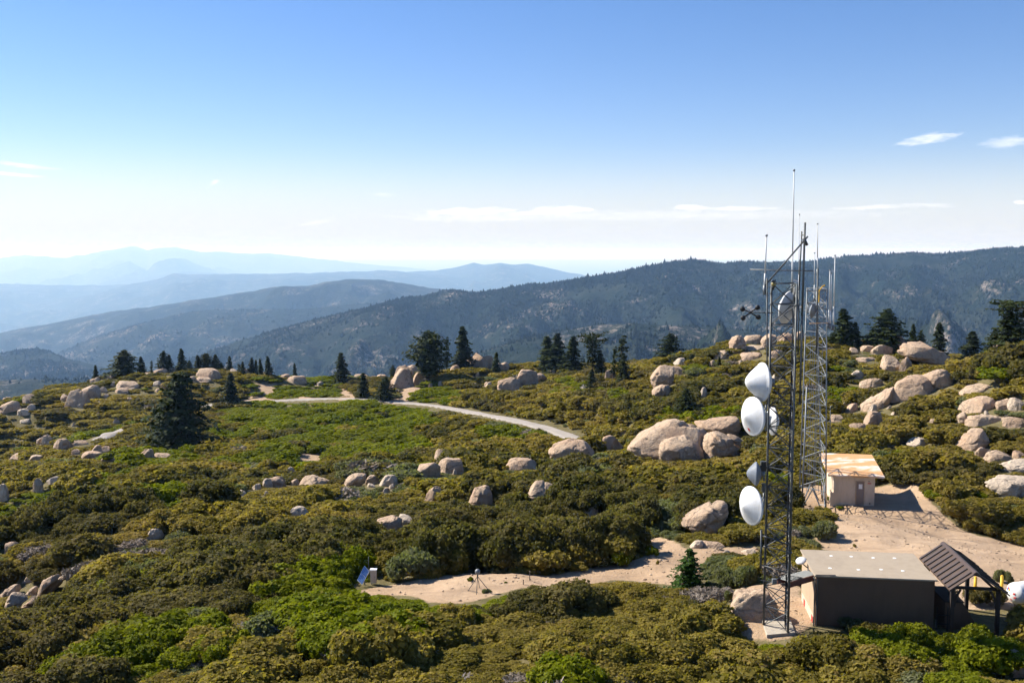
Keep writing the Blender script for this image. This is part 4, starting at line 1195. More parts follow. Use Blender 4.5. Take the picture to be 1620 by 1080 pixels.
for f in (.62, .86):
    p = A + (B-A)*f + np.array((-.06,0,0)); b.tube(p, p + ez*16.3, .016, n=5)
for k in range(46):
    z = .5 + k*.35; b.tube(A+(B-A)*.62+np.array((-.06,0,z)), A+(B-A)*.86+np.array((-.06,0,z)), .009, n=4)
b.build('ladder', M['darksteel'], tower)
LG, RG, BG = [np.array(p) for p in tl]
def onY(px, py, Y): return np.array(at(px, py, Y))
# slab under it
pc = (LG+RG+BG)/3
b = MB(); V_ = [at_z(1205, 983, 0), at_z(1213, 1008, 0), at_z(1258, 1004, 0), at_z(1247, 974, 0)]
b.hexa([(v_.x, v_.y, -.4) for v_ in V_] + [(v_.x, v_.y, .14) for v_ in V_])
sl_ = b.solo('concrete_pad', M['concrete'], (pc[0], pc[1], 0), bevel=.02)
tag(sl_, 'pale concrete pad under the dark lattice tower', 'concrete pad'); sl_.location.z = 0
BUILT += [(float(pc[0]), float(pc[1]), 1.6)]
# top beacon, part of the tower
b = MB(); p = onY(1223.5, 452, float(LG[1])); b.lathe([(.05,-.2),(.05,-.08),(.12,-.08),(.12,-.03),(.03,-.03)], p, (0,0,1), 12); b.lathe([(.12,.17),(.13,.2),(.1,.26),(.03,.3)], p, (0,0,1), 12)
bc = b.build('beacon', M['darksteel'], tower, True)
b = MB(); b.lathe([(.03,-.03),(.105,-.02),(.115,.07),(.105,.17),(.03,.18)], p, (0,0,1), 14); b.build('beacon_lens', M['amber'], bc, True)

# --- pieces the tower holds, each a thing of its own
def pole(name, label, cat, pts, r, mat, group=None, n=7, tip=None):
    b = MB(); b.path(pts, r, n)
    if tip: b.tube(pts[-1], np.asarray(pts[-1]) + ez*tip, r*1.6, n=n)
    o = b.solo(name, mat, tuple(pts[0]), True); return tag(o, label, cat, group)
def whip(label, px0, py0, px1, py1, Y, r, bracket=None, ang=.8):
    p0 = onY(px0, py0, Y); p1 = onY(px1, py1, Y)
    t_ = thing('whip_antenna', tuple(p0), label, 'whip antenna')
    b = MB(); m = p0 + (p1-p0)*.28
    b.tube(p0, m, r*1.25, r*1.2, 8); b.tube(m, p1, r, r*.8, 8); b.build('rod', M['rod'], t_, True)
    b = MB(); b.tube(p1, p1 + (p1-p0)/np.linalg.norm(p1-p0)*.09, r*1.7, n=8); b.build('cap', M['galv'], t_, True)
    b = MB(); b.tube(p0 - ez*.35, p0 + ez*.12, r*2.1, n=8)
    if bracket is not None:
        q_ = np.asarray(bracket, float); b.tube(p0 - ez*.28, q_, .022, n=5); b.tube(p0 + ez*.05, q_ + ez*.33, .022, n=5)
    b.build('clamp', M['galv'], t_, True)
    return t_
YL, YR, YB = float(LG[1]), float(RG[1]), float(BG[1])
whip('tallest pale whip antenna rising far above the dark lattice tower', 1253, 452, 1256.2, 271, YB+.1, .032, (BG[0], BG[1], at(1253, 462, YB).z))
whip('pale whip antenna at the outer end of the level boom on the dark tower', 1209.5, 455, 1212.7, 374, YL-.1, .036, (LG[0], LG[1], at(1219, 464, YL).z))
whip('thin faint whip antenna between the tallest whip and the dark mast', 1263, 470, 1265, 341, YB+.6, .014, (BG[0], BG[1], at(1256, 480, YB).z))
pole('mast_pole', 'dark upright mast pole on top of the dark lattice tower, crossing the slanting strut', 'mast', [onY(1265.5, 640, YR+.05), onY(1269, 500, YR+.05), onY(1273.6, 352, YR+.05)], .05, M['darksteel'], None, 8)
b = MB(); b.path([onY(1262.5, 560, YR+.5), onY(1264, 460, YR+.5), onY(1268.5, 366, YR+.5)], .035, 7)
for py in (380, 372): b.tube(onY(1267.6, py, YR+.5), onY(1273, py, YR+.05), .03, n=6)
tag(b.solo('mast_pole', M['darksteel'], tuple(onY(1262.5, 560, YR+.5)), True), 'thinner leaning dark pole clamped beside the upright mast pole', 'mast')
b = MB(); b.tube(onY(1209, 453, YL-.12), onY(1278, 374, YR-.08), .04, n=8); b.tube(onY(1271.5, 377, YR-.14), onY(1277, 388, YR-.14), .07, n=8)
tag(b.solo('strut', M['darksteel'], tuple(onY(1209, 453, YL-.12)), True), 'long slanting grey strut from tower corner up to the mast pole', 'strut')
b = MB(); b.tube(onY(1186.5, 426.5, YL+.25), onY(1286, 428.5, YR+.9), .03, n=8)
tag(b.solo('boom', M['galv'], tuple(onY(1186.5, 426.5, YL+.25)), True), 'level grey boom crossing the top of the dark lattice tower', 'boom')
pole('side_pipe', 'dark pipe running along the upper outer corner of the dark tower', 'pipe', [onY(1213.5, 640, YL-.2), onY(1213.5, 440, YL-.2)], .035, M['darksteel'], None, 7)
b = MB(); b.path([onY(1203.5, 900, YL-.15), onY(1204.5, 838, YL-.15)], .05, 8)
for py in (846, 893): b.tube(onY(1204.2, py, YL-.15), onY(1245, py+12 if py > 880 else py+14, YR), .03, n=6)
tag(b.solo('side_pipe', M['darksteel'], tuple(onY(1203.5, 900, YL-.15)), True), 'empty dark mounting pipe low on the dark tower under the dishes', 'pipe')

def dish(label, px, py, Y, n, dia, cone, hold, mats=('radome','radome'), lip=.07, logo=False, blunt=.12):
    """a parabolic dish with a cone shaped cover; n = the way it faces; hold = where it is bolted on"""
    n = np.asarray(n, float); n /= np.linalg.norm(n)
    c = onY(px, py, Y); r = dia/2
    t_ = thing('dish_antenna', tuple(c), label, 'dish antenna')
    b = MB()
    # a cone whose tip is rounded off with radius blunt
    hy = lambda k: math.sqrt(k*k + blunt*blunt)
    prof = [(r, -.01), (r, .015)] + [(r*k*.985, .02 + cone*(hy(1.)-hy(k))/(hy(1.)-blunt)) for k in (1,.9,.8,.7,.6,.5,.4,.32,.25,.18,.12,.06,.001)]
    b.lathe(prof, c, n, 48); rd = b.build('radome', M[mats[0]], t_, True)
    b = MB(); b.lathe([(r*1.0,.012),(r*1.025,.0),(r*1.025,-lip),(r*.995,-lip-.01)], c, n, 48); b.build('rim', M[mats[1]], t_, True)
    b = MB(); b.lathe([(r*k, -lip - .26*r*2*(1-k*k)*.75) for k in (.995,.9,.75,.55,.35,.2,.02)], c, n, 40); b.build('reflector', M[mats[1]], t_, True)
    back = c - n*(lip + .39*r + .02)
    b = MB(); b.tube(c - n*(lip+.36*r), back - n*.16, .16*r+.03, n=12)
    h_ = np.asarray(hold, float)
    top = np.array((h_[0], h_[1], c[2]+.42*r)); bot = np.array((h_[0], h_[1], c[2]-.42*r))
    b.tube(bot - ez*.15, top + ez*.15, .05, n=8)
    for p in (top, bot): b.tube(p, back - n*.05, .035, n=6)
    b.tube(c - n*lip + ez*r*.8*(1-abs(n[2])), top, .018, n=5)
    b.build('mount', M['galv'], t_, True)
    if logo:
        u_, w_, _ = basis(n)
        down = -ez + n*n[2]; down /= np.linalg.norm(down); side = np.cross(n, down)
        f = .68; s0 = c + down*r*f + side*(.0) + n*(.02 + cone*(1-f) + .012)
        slope = (down*r*1.0 - n*cone); slope /= np.linalg.norm(slope)
        q4 = [s0 + side*a_*.07*r + slope*d_*.085*r for a_, d_ in ((-1,-1),(1,-1),(1,1),(-1,1))]
        nn = np.cross(side, slope); nn *= np.sign(nn @ n)
        b = MB(); b.hexa([p - nn*.01 for p in q4] + [p + nn*.006 for p in q4]); b.build('maker_badge', M['red'], rd)
    return t_
lp = lambda dx, dy: (LG[0]+dx, LG[1]+dy)
D1 = .95
dish('uppermost white cone dish on the outer side of the dark tower', 1205, 604, YL-.35, (-.985,-.15,.02), 1.83, .80, lp(-.16,-.1), blunt=.5)
dish('white dish with red badge, second from the top of the dark tower', 1190.5, 658.5, YL-.5, (-.93,-.36,.02), 1.84, .46, lp(-.16,-.1), logo=True)
dish('small dark grey cone dish between the white dishes on the dark tower', 1195, 749, YL-.25, (-.985,.17,.0), 1.13, .40, lp(-.16,-.05), ('greyradome','greyradome'), blunt=.5)
dish('lowest white dish on the dark tower, below the small grey one', 1187.5, 799.5, YL-.5, (-.93,-.36,.02), 1.84, .46, lp(-.16,-.1))
dish('grey white dish turned away inside the top of the dark tower', 1245, 486, YB+.5, (-.72,.66,.18), 1.6, .42, (BG[0]+.1, BG[1]+.1), ('radome','radome'))
dish('pale blue white dish seen edge on behind the middle of the dark tower', 1223, 665, YB+1.2, (.975,.06,.0), 1.45, .30, (LG[0]+.3, YB+.9), ('radome','radome'))
for dx_ in (0,):
    b = MB(); b.tube((LG[0]+.3, YB+.9, onY(1223,690,YB+.9)[2]), (LG[0]+.05, LG[1]+.05, onY(1223,690,YB)[2]), .03, n=6); b.tube((LG[0]+.3, YB+.9, onY(1223,640,YB+.9)[2]), (LG[0]+.05, LG[1]+.05, onY(1223,640,YB)[2]), .03, n=6)
    b.build('tower_bracket', M['darksteel'], tower)
# radio boxes on the leg by the small grey dish
bx = onY(1207.5, 737, YL-.2)
t_ = thing('radio_box', tuple(bx), 'dark radio box clamped to the dark tower beside the small grey dish', 'radio box')
b = MB(); b.box(bx, (.26,.2,.48)); b.build('case', M['darksteel'], t_, bevel=.015)
b = MB()
for k in range(5): b.box(bx + np.array((-.10+.05*k, -.115, 0)), (.014,.03,.42))
b.build('cooling_fins', M['black'], t_)
bx = onY(1208, 771, YL-.2)
t_ = thing('radio_box', tuple(bx), 'lower dark radio box on the tower leg above the lowest dish', 'radio box')
b = MB(); b.box(bx, (.16,.16,.42)); b.build('case', M['darksteel'], t_, bevel=.015)
b = MB(); b.tube(bx - ez*.21, bx - ez*.5 + e1*.08, .02); b.build('cable', M['black'], t_)
# four armed antenna at the end of a side arm
ca = onY(1186.7, 494.3, YL-.15)
t_ = thing('four_armed_antenna', tuple(ca), 'black antenna of four crossed arms with round ends on a side arm', 'antenna')
b = MB(); b.tube(onY(1190, 494.2, YL-.15), onY(1223, 494.8, YL), .026, n=7); b.build('side_arm', M['darksteel'], t_, True)
for (px, py, Yo) in ((1174.5,488.5,.18),(1198.8,486,-.18),(1175.5,503,-.18),(1199.5,501.5,.18)):
    e_ = onY(px, py, YL-.15+Yo); d_ = (e_-ca)/np.linalg.norm(e_-ca)
    b = MB(); b.tube(ca, e_, .032, .04, 8)
    b.lathe([(.001,-.13),(.075,-.12),(.115,-.06),(.125,0),(.115,.06),(.07,.10),(.001,.11)], e_, d_, 16)
    b.build('arm', M['black'], t_, True)
b = MB(); b.lathe([(.001,-.08),(.06,-.07),(.08,0),(.06,.07),(.001,.08)], ca, (0,1,0), 12); b.build('hub', M['black'], t_, True)
# small grey box low on the tower
bx = onY(1225, 919, YR+.4)
t_ = thing('junction_box', tuple(bx), 'small pale grey box fixed low inside the dark lattice tower', 'box')
b = MB(); b.box(bx, (.22,.16,.26)); b.build('case', M['galv'], t_, bevel=.02)
b = MB(); b.tube(bx + np.array((-.6,.3,-.05)), bx + np.array((.5,-.2,-.05)), .018, n=5); b.build('bracket', M['darksteel'], t_)
# cable bridge from the tower to the hut
p0 = np.array((RG[0]-.05, RG[1]+.9, 0)); p1 = loc3(.0, .95, 0); zb = solve(lambda h: 904 - float(project(p1*np.array((1,1,0)) + ez*h)[1]), 1, 4)
p0[2] = p1[2] = zb
t_ = thing('cable_bridge', tuple(p0), 'short rust brown cable bridge from the dark tower to the hut wall', 'cable bridge')
dv = (p1-p0)/np.linalg.norm(p1-p0); sd = np.cross(ez, dv)
for s_ in (-.34, .34):
    b = MB(); q_ = [p0+sd*(s_-.03), p1+sd*(s_-.03), p1+sd*(s_+.03), p0+sd*(s_+.03)]
    b.hexa([v_-ez*.30 for v_ in q_] + [v_-ez*.03 for v_ in q_]); b.build('beam', M['rustred'], t_)
b = MB()
L_ = np.linalg.norm(p1-p0)
for k in range(int(L_/.09)): b.tube(p0+dv*(.05+k*.09)-sd*.36, p0+dv*(.05+k*.09)+sd*.36, .018, n=4)
b.build('grating', M['darksteel'], t_)
b = MB()
for k, s_ in enumerate((-.2,-.1,.0,.12)): b.path([p0+sd*s_-ez*.26, p0*.5+p1*.5+sd*s_-ez*.33, p1+sd*s_-ez*.28], .035, 6)
b.build('cables', M['black'], t_)
# white covered dish lying beside the hut roof
cw = loc3(-.30, 2.5, zb+.12)
t_ = thing('covered_dish', tuple(cw), 'small white covered dish beside the hut roof above the cable bridge', 'dish antenna')
b = MB(); b.lathe([(.27,-.02),(.275,.02),(.24,.06),(.16,.10),(.07,.12),(.001,.125)], cw, (-.35,-.3,.85), 28); b.build('cover', M['radome'], t_, True)
b = MB(); b.lathe([(.265,-.015),(.24,-.05),(.12,-.10),(.03,-.12)], cw, (-.35,-.3,.85), 24); b.build('reflector', M['galv'], t_, True)
b = MB(); b.tube(cw - np.array((-.05,-.05,.14)), loc3(.05, 2.5, zb-.25), .03); b.build('bracket', M['darksteel'], t_)

# --- galvanised tower behind
zt = PADS[-1][3]
gf = [at_z(1263.5, 812, zt), at_z(1306.5, 823, zt), at_z(1300.5, 802, zt)]
Yg0 = float(gf[1].y)
ztop = float(onY(1309, 457, Yg0)[2])
gt = [np.array((onY(1277, 457, gf[0].y)[0], gf[0].y, ztop)), np.array((onY(1309.5, 457, Yg0)[0], Yg0+.25, ztop)), np.array((onY(1291, 457, gf[2].y-.2)[0], gf[2].y-.3, ztop))]
tower2, _, _ = lattice('lattice_tower', 'galvanised silver lattice tower behind, standing beside the block hut', gf, gt, 15, .062, .030, M['galv'], first=.125, xbr=False)
BUILT += [(float(gf[1].x)-.8, float(gf[1].y), 1.7)]
Y2 = Yg0
b = MB()
for z in np.linspace(zt+3.2, ztop-.4, 50): b.tube((gt[1][0]-.55, Y2+.4, z), (gt[1][0]-.20, Y2+.3, z), .014, n=4)
b.tube((gt[1][0]-.55, Y2+.4, zt+2.4), (gt[1][0]-.55, Y2+.4, ztop+.3), .024, n=5); b.tube((gt[1][0]-.20, Y2+.3, zt+2.4), (gt[1][0]-.20, Y2+.3, ztop+.3), .024, n=5)
b.build('ladder', M['galv'], tower2)
b = MB()
for k in range(5):
    x_ = gt[2][0] + .19*k - .4; b.tube((x_, gt[2][1]-.1, zt+1.5), (x_, gt[2][1]-.1, ztop-1-k*1.1), .022, n=5)
b.build('feed_cables', M['galv'], tower2)
b = MB()
for (pa, pb) in (((1276,460),(1310,459)),((1276,478),(1309,490)),((1281,511),(1310,511))):
    b.tube(onY(*pa, Y2-.2), onY(*pb, Y2-.1), .045, n=6)
b.build('top_frame', M['galv'], tower2)
b = MB(); b.tube(onY(1281, 511.5, Y2-.35), onY(1310, 510.5, Y2-.3), .05, n=6); b.build('rusty_bar', M['rustroof'], tower2)
b = MB(); b.path([onY(1295.5, 478, Y2-.3), onY(1296, 460, Y2-.3), onY(1301, 453, Y2-.3), onY(1305, 451, Y2-.3)], .05, 6); b.build('bent_conduit', M['yellow'], tower2)
br_ = lambda px, py: onY(px, py, Y2)
whip('pale whip antenna on top of the galvanised tower', 1293.2, 428, 1293.6, 355, Y2+.4, .045, br_(1292, 440))
whip('thin pale whip antenna beside the main whip of the galvanised tower', 1288.2, 470, 1288.8, 401, Y2+.5, .038, br_(1291, 480))
whip('tallest of the three pale rods standing off the galvanised tower', 1318.3, 516, 1321.2, 405, Y2+.1, .05, br_(1309, 522))
whip('shortest of the three pale rods standing off the galvanised tower', 1311, 512, 1313, 428, Y2+.5, .045, br_(1309, 516))
whip('middle pale rod of the three standing off the galvanised tower', 1313.5, 514, 1315.5, 433, Y2-.1, .05, br_(1309, 519))
pole('mast_pole', 'dark mast pole on top of the galvanised tower', 'mast', [onY(1292, 560, Y2+.2), onY(1293.8, 425, Y2+.2)], .075, M['darksteel'])
pole('mast_pole', 'pale pole standing behind the dark tower, left of the galvanised tower', 'mast', [np.array((onY(1275, 800, Y2-2)[0]-.35, Y2-2, gz(float(onY(1275, 800, Y2-2)[0])-.35, Y2-2)-.2)), onY(1276.5, 612, Y2-2)], .07, M['galv'])
b = MB(); b.path([onY(1317, 642, Y2+.3), onY(1313.8, 642.5, Y2+.3), onY(1313.2, 690, Y2+.3)], .03, 6); b.tube(onY(1313.4, 665, Y2+.3), onY(1307, 668, Y2+.1), .03, n=5)
tag(b.solo('side_pipe', M['galv'], tuple(onY(1317, 642, Y2+.3)), True), 'thin hooked pale pipe off the middle of the galvanised tower', 'pipe')
dish('small pale dish high on the galvanised tower', 1285, 491, Y2+.4, (-.8,.5,.1), 1.25, .25, (gt[0][0]+.2, gt[0][1]+.3), ('greyradome','galv'))

# --- cream block hut with rusty roof
YAW2 = R(10)
s1 = np.array((math.cos(YAW2), -math.sin(YAW2), 0)); s2 = np.array((math.sin(YAW2), math.cos(YAW2), 0))
zs = _s.z
SL = np.array(at_z(1318, 797.5, zs)); 
SW = solve(lambda w_: float(project(SL + s1*w_)[0]) - 1383, 2, 7)
SHt = solve(lambda h: 752 - float(project(SL + ez*h)[1]), 1, 4)
SD = 5.4
def sh3(a, b_, c): return SL + s1*a + s2*b_ + ez*c
def sbox(mb, a0, a1, b0, b1, c0, c1, c0b=None, c1b=None):
    c0b = c0 if c0b is None else c0b; c1b = c1 if c1b is None else c1b
    mb.hexa([sh3(a0,b0,c0),sh3(a1,b0,c0),sh3(a1,b1,c0b),sh3(a0,b1,c0b),sh3(a0,b0,c1),sh3(a1,b0,c1),sh3(a1,b1,c1b),sh3(a0,b1,c1b)])
shed = thing('block_hut', tuple(SL), 'cream block hut with rust stained white roof on the dirt yard', 'hut')
RISE = solve(lambda r_: 718.5 - float(project(sh3(SW+.4, SD+.5, SHt+.16+r_))[1]), -1, 2)
ft = RISE/(SD+.95)
b = MB(); sbox(b, 0, SW, 0, SD, -.5, SHt+.45*ft, None, SHt+ft*(SD+.45)); wall = b.build('wall', M['shedwall'], shed)
b = MB(); sbox(b, -.55, SW+.72, -.45, SD+.5, SHt+.004, SHt+.16, SHt+RISE+.004, SHt+RISE+.16); b.build('roof', M['rustroof'], shed, bevel=.02)
b = MB(); sbox(b, -.27, -.003, -.02, .5, -.4, SHt*.42, None, SHt*.42+.1); b.build('buttress', M['shedwall'], shed)
dx0 = solve(lambda w_: float(project(sh3(w_, 0, 1))[0]) - 1354.5, .5, 5); dx1 = solve(lambda w_: float(project(sh3(w_, 0, 1))[0]) - 1366, .5, 5)
DHt = solve(lambda h: 761.5 - float(project(sh3(dx0, 0, h))[1]), .5, 3)
b = MB(); sbox(b, dx0, dx1, -.05, -.003, .03, DHt); door = b.build('door', M['door'], shed)
b = MB(); sbox(b, dx0-.07, dx0-.004, -.06, -.003, 0, DHt+.07); sbox(b, dx1+.004, dx1+.07, -.06, -.003, 0, DHt+.07); sbox(b, dx0-.003, dx1+.003, -.06, -.003, DHt+.005, DHt+.07); b.build('frame', M['tanwall'], door)
b = MB(); b.tube(sh3(dx0+.1, -.05, 1.0), sh3(dx0+.1, -.11, 1.0), .03); b.build('handle', M['galv'], door)
b = MB(); sbox(b, dx0+.18, dx1-.12, -.062, -.052, DHt-.62, DHt-.2); b.build('notice', M['white'], door)
b = MB(); sbox(b, dx1+.32, dx1+.62, -.02, -.003, DHt-.16, DHt-.08); b.build('red_sign', M['red'], shed)
b = MB(); sbox(b, dx1+.36, dx1+.5, -.02, -.003, DHt+.02, DHt+.10); sbox(b, dx1+.48, dx1+.60, -.06, -.003, .12, .3); b.build('wall_fitting', M['door'], shed)
BUILT += [(float(sh3(SW*f, SD*g, 0)[0]), float(sh3(SW*f, SD*g, 0)[1]), 1.7) for f in (.2,.8) for g in (.1,.5,.95)]

# --- open roofed shelter
YAW3 = R(6.5)
k1 = np.array((math.cos(YAW3), -math.sin(YAW3), 0)); k2 = np.array((math.sin(YAW3), math.cos(YAW3), 0))
YR0 = 46.3
RN = onY(1545, 905.5, YR0)                       # near end of the ridge
EL = onY(1503, 933, YR0 + .1); ER = onY(1597, 940, YR0 - .1)
GP = RN[2]; hwL = abs((RN-EL) @ k1); hwR = abs((ER-RN) @ k1); zeL = EL[2]; zeR = ER[2]
LEN = solve(lambda d_: 857 - float(project(RN + k2*d_)[1]), 2, 9)
GZ = gz(float(RN[0]), float(RN[1])+2)
def kp(a, b_, z): return np.array((RN[0], RN[1], 0)) + k1*a + k2*b_ + ez*z
shel = thing('roofed_shelter', (RN[0], RN[1]+2, GZ), 'open timber shelter with brown ribbed metal gable roof beside the concrete hut', 'shelter')
rt = .07
def slope(sgn, hw, ze, nm):
    b = MB()
    b.hexa([kp(0,0,GP-rt),kp(sgn*hw,0,ze-rt),kp(sgn*hw,LEN,ze-rt),kp(0,LEN,GP-rt),kp(0,0,GP),kp(sgn*hw,0,ze),kp(sgn*hw,LEN,ze),kp(0,LEN,GP)] if sgn > 0 else
           [kp(sgn*hw,0,ze-rt),kp(0,0,GP-rt),kp(0,LEN,GP-rt),kp(sgn*hw,LEN,ze-rt),kp(sgn*hw,0,ze),kp(0,0,GP),kp(0,LEN,GP),kp(sgn*hw,LEN,ze)])
    pn = b.build('roof_panel', M['metalroof'], shel)
    b = MB(); nrm = np.cross(k2, (k1*sgn*hw + ez*(ze-GP))); nrm *= np.sign(nrm[2])/np.linalg.norm(nrm)
    for k in range(9):
        y0 = LEN*(k+.5)/9
        A_ = kp(sgn*hw*.10, y0, GP+(ze-GP)*.10); B_ = kp(sgn*hw*.99, y0, GP+(ze-GP)*.99)
        q_ = [A_-k2*.035, A_+k2*.035, B_+k2*.035, B_-k2*.035]
        b.hexa([v_+nrm*.001 for v_ in q_] + [v_+nrm*.05 for v_ in q_])
    b.build('seams', M['seam'], pn)
slope(-1, hwL, zeL, 'l'); slope(1, hwR, zeR, 'r')
b = MB(); b.hexa([kp(-.16,-.02,GP-.055),kp(.16,-.02,GP-.055),kp(.16,LEN+.02,GP-.055),kp(-.16,LEN+.02,GP-.055),kp(-.02,-.02,GP+.03),kp(.02,-.02,GP+.03),kp(.02,LEN+.02,GP+.03),kp(-.02,LEN+.02,GP+.03)]); b.build('ridge_cap', M['metalroof'], shel)
px_ = [(-hwL*.80), (hwR*.74)]
for a_ in px_:
    for b0 in (.35, LEN-.4):
        b = MB(); zt_ = (zeL if a_ < 0 else zeR) + .1
        b.box(kp(a_, b0, (GZ-.5+zt_)/2), (.17,.17,zt_-GZ+.5), -YAW3); b.build('post', M['darkwood'], shel)
tie = zeL + .02
for b0 in (.35, LEN-.4):
    b = MB(); c0, c1 = kp(px_[0]+.10, b0, tie), kp(px_[1]-.10, b0, tie-.02); b.tube(c0, c1, .085, n=4)
    b.build('tie_beam', M['darkwood'], shel)
    b = MB()
    for sgn, a_ in ((1, px_[0]), (-1, px_[1])):
        pts = [kp(a_+sgn*.10, b0, tie-.95), kp(a_+sgn*.16, b0, tie-.5), kp(a_+sgn*.38, b0, tie-.10)]
        b.path(pts, .06, 5)
        pts = [kp(a_+sgn*.02, b0, tie+.12), kp(a_+sgn*hwL*.4, b0, tie+.47), kp(0, b0, GP-.16)]
        b.path(pts, .07, 5)
    b.build('brace', M['darkwood'], shel)
b = MB(); c0, c1 = kp(0, .2, GP-.17), kp(0, LEN-.2, GP-.17); b.tube(c0, c1, .08, n=4)
for a_, ze in ((px_[0], zeL), (px_[1], zeR)): b.tube(kp(a_, .1, ze-.02), kp(a_, LEN-.1, ze-.02), .075, n=4)
b.build('purlin', M['darkwood'], shel)
BUILT += [(float(kp(0, b0, 0)[0]), float(kp(0, b0, 0)[1]), 1.6) for b0 in (.5, 2.2, 4.)]
# what stands in its shade: a brown covered bin with a sloping lid
t_ = thing('timber_bin', tuple(kp(-.35, 2.2, GZ)), 'dark brown bin with sloping side in the shade of the shelter', 'bin')
b = MB(); b.hexa([kp(-1.0,1.2,GZ-.1),kp(.75,1.2,GZ-.1),kp(.75,3.4,GZ-.1),kp(-1.0,3.4,GZ-.1),kp(-1.0,1.2,GZ+1.35),kp(-.15,1.2,GZ+1.35),kp(-.15,3.4,GZ+1.35),kp(-1.0,3.4,GZ+1.35)]); b.build('body', M['brownwall'], t_, bevel=.03)
b = MB(); b.hexa([kp(-1.03,1.15,GZ+1.353),kp(-.12,1.15,GZ+1.353),kp(-.12,3.45,GZ+1.353),kp(-1.03,3.45,GZ+1.353),kp(-1.03,1.15,GZ+1.41),kp(-.12,1.15,GZ+1.41),kp(-.12,3.45,GZ+1.41),kp(-1.03,3.45,GZ+1.41)]); b.build('lid', M['darkwood'], t_)
b = MB()
for z in (GZ+.35, GZ+.8): b.tube(kp(px_[0]-.55, .9, z), kp(px_[0]+.2, .9, z), .03, n=5)
for a_ in (-.5, .0): b.tube(kp(px_[0]+a_, .9, GZ-.2), kp(px_[0]+a_, .9, GZ+1.2), .035, n=5)
tag(b.solo('low_rail', M['darkwood'], tuple(kp(px_[0], .9, GZ))), 'dark low rail between the concrete hut and the shelter', 'rail')

# --- white gas tank, yellow bollards
ta = np.array((-.95, -.30, 0)); ta /= np.linalg.norm(ta)
tcn = onY(1606, 938, 50.5)
r_t = .56
tz = gz(float(tcn[0]), float(tcn[1]))
tank = thing('gas_tank', (tcn[0], tcn[1], tz), 'white horizontal gas tank with hazard diamond, cut by the frame edge', 'tank')
cap = [(.001,.30),(.18*r_t*2,.275),(.32*r_t*2,.21),(.43*r_t*2,.11),(.49*r_t*2,.03),(r_t,-.02)]
b = MB(); b.lathe(cap + [(r_t,-2.4)] + [(r, -2.42-h) for r, h in cap[::-1]], tcn, ta, 40); shell = b.build('shell', M['white'], tank, True)
for q0 in (-.45, -1.9):
    b = MB(); q_ = tcn + ta*q0; b.box((q_[0], q_[1], (tz-.1+q_[2]-r_t*.6)/2), (.25, .75, q_[2]-r_t*.6-tz+.1+.1), math.atan2(ta[1], ta[0])); b.build('saddle', M['concrete'], tank)
b = MB(); b.lathe([(.001,.22),(.17,.2),(.2,.02),(.2,-.05)], tcn - ta*1.1 + ez*r_t, (0,0,1), 20); b.build('valve_dome', M['white'], tank, True)
sd = np.cross(ta, ez); sd /= np.linalg.norm(sd)
def patch(c, nrm, up, w_, h_, mat, nm, par, rot=0):
    nrm = nrm/np.linalg.norm(nrm); rt_ = np.cross(up, nrm); rt_ /= np.linalg.norm(rt_); up2 = np.cross(nrm, rt_)
    ca, sa = math.cos(rot), math.sin(rot)
    U_ = rt_*ca + up2*sa; W_ = -rt_*sa + up2*ca
    q_ = [c + U_*a_*w_/2 + W_*b_*h_/2 for a_, b_ in ((-1,-1),(1,-1),(1,1),(-1,1))]
    b = MB(); b.hexa([v_ - nrm*.03 for v_ in q_] + [v_ + nrm*.004 for v_ in q_]); return b.build(nm, mat, par)
# the diamond: four coloured quarters on the near end of the barrel
def on_end(a_, c_):
    rr_ = math.hypot(a_, c_)
    h = np.interp(rr_, [q_[0] for q_ in cap], [q_[1] for q_ in cap])
    g_ = .25*rr_/r_t + .9*max(0, rr_-.3)
    nrm = ta + (-sd*a_ + ez*c_)/(rr_+1e-6)*g_
    return tcn - sd*a_ + ez*c_ + ta*(h+.006), nrm
dm = (-.20, .17); q = .075
for (a_, c_, m_) in ((0, q*1.0, 'red'), (-q, 0, 'blue'), (q, 0, 'yellow'), (0, -q, 'white')):
    p_, n_ = on_end(dm[0]+a_, dm[1]+c_); patch(p_, n_, ez, q*1.38, q*1.38, M[m_], 'hazard_diamond', shell, R(45))
for (a_, c_, w_, h_) in ((.2,.06,.12,.09),(.22,-.10,.2,.035),(.20,-.16,.16,.03),(-.02,-.3,.12,.05)):
    p_, n_ = on_end(a_, c_); patch(p_, n_, ez, w_, h_, M['red'], 'red_notice', shell, 0)
BUILT += [(float(tcn[0]-ta[0]*f), float(tcn[1]-ta[1]*f), 1.0) for f in (0,1.2,2.4)]
for (px, pt, pb, Y, lb) in ((1585.5, 910, 950, 51.6, 'yellow bollard standing beside the white gas tank'), (1543.5, 912, 936, 53.5, 'yellow bollard seen through the timber shelter')):
    p_ = onY(px, pt, Y); g_ = gz(float(p_[0]), Y)
    t_ = thing('bollard', (p_[0], Y, g_), lb, 'bollard', 'yellow bollards by the gas tank')
    b = MB(); b.tube((p_[0], Y, g_-.3), (p_[0], Y, p_[2]-.05), .085, n=16); b.build('post', M['yellow'], t_, True)
    b = MB(); b.lathe([(.085,-.05),(.08,-.01),(.05,.02),(.001,.03)], p_, (0,0,1), 16); b.build('cap', M['yellow'], t_, True)
    BUILT.append((float(p_[0]), Y, .3))

